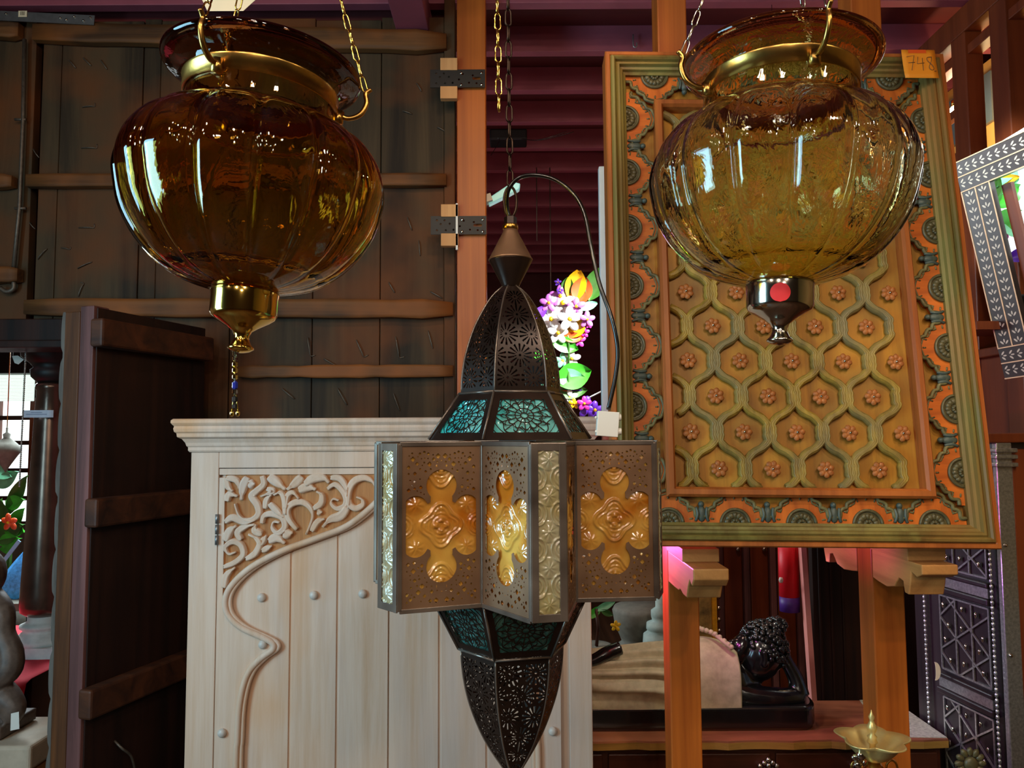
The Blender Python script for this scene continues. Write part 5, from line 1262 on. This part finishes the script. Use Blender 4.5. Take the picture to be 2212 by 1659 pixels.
b = MB(); c = W(1368, 97, 3.4); b.tube(cat([c+Vector((0, 0, .05)), c+Vector((0, 0, .0)), c+Vector((.008, 0, -.012)), c+Vector((.016, 0, -.004)), c+Vector((.016, 0, .01))], 5), .003, 8); b.solo('ceiling_hook', M['steel'], 'small steel hook screwed into a ceiling joist left of the yellow globe', 'hook')
for px, y0, y1, lab in ((1190, 410, 640, 'hanging from the ceiling above the flowers'), (1160, 330, 520, 'hanging from the ceiling left of the flowers')):
    Yh = 5.0; b = MB(); b.tube([W(px, y1, Yh), Vector((W(px, y1, Yh).x, Yh, 3.4))], .004, 5); b.solo('thin_wire', M['nail'], 'thin dark wire '+lab, 'wire')
for px, py, lab in ((988, 470, 'beside the lower perforated plate'),):
    b = MB(); a0 = W(px, 440, 2.93); a1 = W(px, 540, 2.93)
    b.bb(a0.x-.006, a0.x+.002, 2.925, 2.935, a1.z, a0.z); b.solo('white_strip', M['white'], 'short white plastic strip behind the orange post '+lab, 'strip')
# ------------------------------------------------------------------ bright room at the far left
M['bronzecol'] = plain('dark brass column', (98, 78, 66), .25, .75, .35, 9, .1); M['redcloth'] = plain('red cloth', (200, 8, 40), .8, 0, .08, 5, .1)
M['plaster'] = plain('pale stone base', (190, 196, 190), .7, 0, .15, 20, .4)
zc_ = EZ-.943
rt = thing('cloth_table', 'table covered with a red cloth carrying the brass column at the left', 'table', (-2.35, 3.5, 0))
b = MB()
def cl(u, v):
    x = -3.2+1.31*u
    if v < .5: return Vector((x, 3.9-.9*(v/.5), zc_+.004*sin(9*x)))
    q = (v-.5)/.5; return Vector((x+.01*sin(q*3+x*9), 3.0-.03*q**.5-.012*sin(x*22)*q-.04*q, zc_-.60*q))
b.grid(cl, 40, 40); b.build('red_cloth', M['redcloth'], rt, mods=[SOL(.003)], label='red draped cloth')
b = MB(); b.bb(-3.15, -1.92, 3.1, 3.88, .02, zc_-.012); b.build('table_body', M['darkdrawer'], rt)
Yk = 3.42; cx = W(92, 1400, Yk).x; k_ = Yk/F
co = thing('brass_column', 'tall tapering dark brass column on a pale stone base at the left edge', 'column', (cx, Yk, zc_+.004))
def zz(py): return W(92, py, Yk).z
b = MB(); b.bb(cx-62*k_, cx+62*k_, Yk-.12, Yk+.12, zc_+.004, zz(1385)); b.lathe([(58*k_, zz(1385)), (54*k_, zz(1375)), (40*k_, zz(1362)), (36*k_, zz(1358)), (44*k_, zz(1352)), (44*k_, zz(1346)), (34*k_, zz(1342)), (30*k_, zz(1338)), (30*k_, zz(1328))], (cx, Yk, 0), n=40); b.build('stone_base', M['plaster'], co)
b = MB(); b.lathe([(30*k_, zz(1328)), (44*k_, zz(1318)), (46*k_, zz(1305)), (45*k_, zz(1280)), (38*k_, zz(1100)), (31*k_, zz(900)), (28*k_, zz(845)), (31*k_, zz(840)), (31*k_, zz(832)), (27*k_, zz(828))], (cx, Yk, 0), n=48); b.build('shaft', M['bronzecol'], co)
b = MB(); b.lathe([(27*k_, zz(828)), (40*k_, zz(815)), (42*k_, zz(800)), (36*k_, zz(795)), (44*k_, zz(785)), (60*k_, zz(772)), (60*k_, zz(756)), (75*k_, zz(750)), (75*k_, zz(742))], (cx, Yk, 0), n=32); b.build('capital', M['blackmetal'], co)
c = W(82, 894, Yk-.1); b = MB(); b.box(c, (.135, .002, .032)); lc = b.solo('column_label', plain('pale blue card', (190, 206, 226), .5, 0, .04, 5), 'pale rectangular label card tied across the brass column', 'label')
b = MB()
for i, (w_, z) in enumerate(((.05, .006), (.09, -.002))): b.box(c+Vector((-.006, -.0016, z)), (w_, .0006, .003))
pr_ = b.build('print_lines', plain('faded print', (130, 146, 176), .6, 0, .05, 5), lc)
# window wall
Yw = 6.4
em = NT('daylight pane'); em.set(Base_Color=(1, 1, 1, 1), Emission_Strength=1.9, Emission_Color=(.88, 1, 1, 1)); em = em.m
b = MB(); x0 = W(-160, 900, Yw).x; x1 = W(80, 900, Yw).x; z0 = W(40, 1130, Yw).z; z1 = W(40, 860, Yw).z
b.bb(x0, x1, Yw, Yw+.01, z0, z1); wi = b.build('window_1', em); struct(wi); MATW[wi] = Matrix.Identity(4)
for z in [z0+(z1-z0)*q_ for q_ in (0, .2, .42, .64, .84, 1)]:
    b = MB(); b.bb(x0, x1, Yw-.04, Yw, z-.018, z+.018); b.build('window_bar', M['darkdrawer'], wi)
for x in [x0+(x1-x0)*q_ for q_ in (0, .33, .66, 1)]:
    b = MB(); b.bb(x-.03, x+.03, Yw-.05, Yw, z0, z1); b.build('window_frame', M['redwood'], wi)
b = MB(); x0b, x1b = W(-120, 900, 6.0).x, W(72, 900, 6.0).x
n_ = 26; zA, zB_ = W(30, 866, 6.0).z, W(30, 806, 6.0).z
bm = NT('backlit bamboo blind'); bm.set(Base_Color=srgb((210, 220, 200)), Roughness=.7, Emission_Strength=.8, Emission_Color=(.8, .95, .9, 1));  # emission stands in for daylight coming through the slats
bl = thing('bamboo_blind', 'pale bamboo roller blind at the top of the bright window on the left', 'blind', ((x0b+x1b)/2, 6.0, zA))
b.bb(x0b, x1b, 6.0, 6.004, zA, zB_)
for i in range(n_): b.tube([(x0b, 5.997, zA+(zB_-zA)*i/n_), (x1b, 5.997, zA+(zB_-zA)*i/n_)], .0035, 5)
b.build('slats', bm.m, bl)
b = MB(); zc0 = W(40, 752, 5.6).z; zc1 = W(40, 806, 5.6).z; b.bb(-4.8, W(120, 780, 5.6).x, 5.6, 5.75, zc1, zc0+.5); struct(b.build('trim_80', M['blackmetal']))
b = MB(); b.lathe([(.001, .16), (.006, .155), (.006, .13), (.02, .12), (.016, .10), (.05, .07), (.075, .04), (.07, .02), (.055, .0), (.03, -.04), (.012, -.07), (.001, -.09)], W(13, 985, 4.2), n=28)
hb = thing('hanging_bell', 'grey hanging lantern bell in front of the bright window at the left edge', 'bell', W(13, 985, 4.2)); b.build('bell_body', stn, hb)
b = MB(); c = W(13, 985, 4.2); b.tube([c+Vector((0, 0, .15)), Vector((c.x, 4.2, 3.395))], .003, 6); b.build('suspension_chain', M['oldbrass'], hb)
items = []
for a, c_, w_, mm in (((20, 1110), (52, 1030), .09, G3), ((15, 1130), (50, 1150), .12, G1), ((-10, 1160), (46, 1135), .14, G3), ((20, 1090), (48, 1080), .09, G1), ((0, 1050), (35, 1020), .09, G2), ((-10, 1010), (20, 1030), .08, G2), ((5, 1180), (40, 1165), .12, G1), ((10, 1120), (0, 1080), .10, G3), ((25, 1140), (48, 1100), .08, G1)):
    items.append(('leaf', mm, W(*a, 4.6), W(*c_, 4.5), w_))
items += [('flower', ORM, W(20, 1128, 4.4), None, .05), ('stem', G3, W(10, 1300, 4.6), W(15, 1080, 4.6), .01), ('stem', G3, W(10, 1300, 4.6), W(25, 1150, 4.6), .01)]
pl_ = plant('potted_plant', 'leafy green potted plant before the bright window at the left edge', 'plant', Vector((W(10, 1300, 4.6).x, 4.6, 0)), items)
pz = W(10, 1300, 4.6); b = MB(); b.lathe([(.12, 0), (.17, pz.z*.8), (.18, pz.z), (.15, pz.z), (.001, pz.z-.04)], (pz.x, 4.6, 0), n=28); b.build('pot', stn, pl_)
b = MB(); bs = W(35, 1290, 4.2)
def bg(u, v):
    a = 2*pi*u; r_ = (.12*sin(pi*min(1, v*.8+.2))**.7)*(1-.55*v); return Vector((bs.x+r_*cos(a)*1.0+.05*v, 4.2+r_*sin(a)*.6, bs.z+.26*v+.003*sin(a*11)))
cb_ = thing('blue_cloth_bundle', 'bundle of bright blue striped cloth behind the brass column', 'cloth', bs)
b.grid(bg, 48, 14); b.build('cloth', plain('blue striped cloth', (70, 160, 230), .7, 0, .35, 60, .3), cb_)
b = MB(); b.beam(W(0, 1222, 4.09), W(42, 1168, 4.09), .02, .004, up=(0, -1, 0)); b.build('tie', plain('pale blue ribbon', (130, 200, 240), .6), cb_)
b = MB(); b.bb(bs.x-.4, bs.x+.18, 4.22-.18, 4.22+.16, bs.z-.04, bs.z-.001); bt = thing('side_table', 'small grey side table holding the blue cloth bundle', 'table', (bs.x, 4.2, 0)); b.build('table_top', stn, bt)
for dx in (-.38, .14):
    for dy in (-.15, .10):
        b = MB(); b.bb(bs.x+dx, bs.x+dx+.04, 4.22+dy, 4.22+dy+.04, 0, bs.z-.04); b.build('leg', M['blackmetal'], bt)
# seated brown carved figure at the very left edge, on a pale pedestal
Yq = 2.75; M['brownstone'] = plain('grey brown carved wood', (94, 78, 68), .5, 0, .35, 30, .5)
pc = W(-30, 1580, Yq); zp = W(0, 1578, Yq).z
pd = thing('pale_pedestal', 'pale worn stone block pedestal at the bottom left corner', 'pedestal', (pc.x, Yq, 0))
xR = W(74, 1600, Yq-.12).x
b = MB(); b.bb(xR-.42, xR, Yq-.14, Yq+.14, zp-.085, zp); b.build('top_slab', plain('pale worn slab', (186, 168, 146), .7, 0, .15, 14, .3), pd, mods=[BEV(.012, 3)])
b = MB(); b.bb(xR-.40, xR-.022, Yq-.12, Yq+.12, 0, zp-.085); b.build('block', plain('ochre block', (196, 132, 80), .7, 0, .15, 8, .2), pd, mods=[BEV(.004)])
fg = thing('carved_figure', 'brown carved seated figure on the pale pedestal, cut by the left edge', 'statue', (pc.x, Yq, zp))
b = MB()
def s4(px, py, dy, r_): v = W(px, py, Yq+dy); return (v.x, v.y, v.z, r_)
limb([s4(-60, 1545, 0, .10), s4(-45, 1480, 0, .10), s4(-40, 1400, 0, .09), s4(-40, 1330, 0, .075), s4(-40, 1280, 0, .05)])
b.ball(W(-38, 1240, Yq), (.075, .08, .09), 16, 12)
limb([s4(-20, 1300, 0, .055), s4(2, 1325, -.02, .045), s4(5, 1370, -.03, .042), s4(20, 1410, -.04, .045), s4(18, 1445, -.05, .045), s4(-10, 1470, -.06, .04)])
limb([s4(-20, 1490, -.02, .06), s4(10, 1510, -.04, .055), s4(30, 1530, -.05, .04), s4(20, 1552, -.05, .035)])
limb([s4(-40, 1240, -.05, .03), s4(-25, 1225, -.07, .02), s4(-15, 1250, -.06, .02)])
b.bb(pc.x-.16, W(42, 1550, Yq).x, Yq-.10, Yq+.10, zp+.002, zp+.045)
b.build('figure_body', M['brownstone'], fg, mods=[('REMESH', dict(mode='VOXEL', voxel_size=.007, use_smooth_shade=True))])
c = W(32, 1560, Yq-.135); b = MB(); b.prism([c+Vector(p) for p in ((-.014, 0, -.028), (.016, 0, -.022), (.012, 0, .034), (-.014, 0, .028))], (0, .001, 0)); b.solo('price_tag', M['white'], 'small white price tag leaning against the carved figure on the pedestal', 'tag')
# pale diamond tag hanging by the column capital
c = W(38, 776, 3.2); b = MB(); b.prism([c+Vector(p) for p in ((-.025, 0, .014), (.0, 0, .016), (.026, 0, -.002), (.004, 0, -.022), (-.012, 0, -.016))], (0, .001, 0)); b.tube([c+Vector((-.02, 0, .014)), Vector((c.x-.02, 3.2, W(38, 745, 3.2).z))], .0008, 4); b.solo('hanging_tag', M['white'], 'pale angular paper tag hanging in front of the column capital', 'tag')
# beaded chain by the column
b = MB(); p0 = W(42, 1050, 3.15); p1 = Vector((p0.x+.005, 3.15, W(42, 760, 3.15).z))
for i in range(70): b.ball(p0.lerp(p1, i/69), .0045, 6, 5)
b.solo('bead_chain', M['silverstrip'], 'pale bead chain hanging left of the brass column', 'chain')
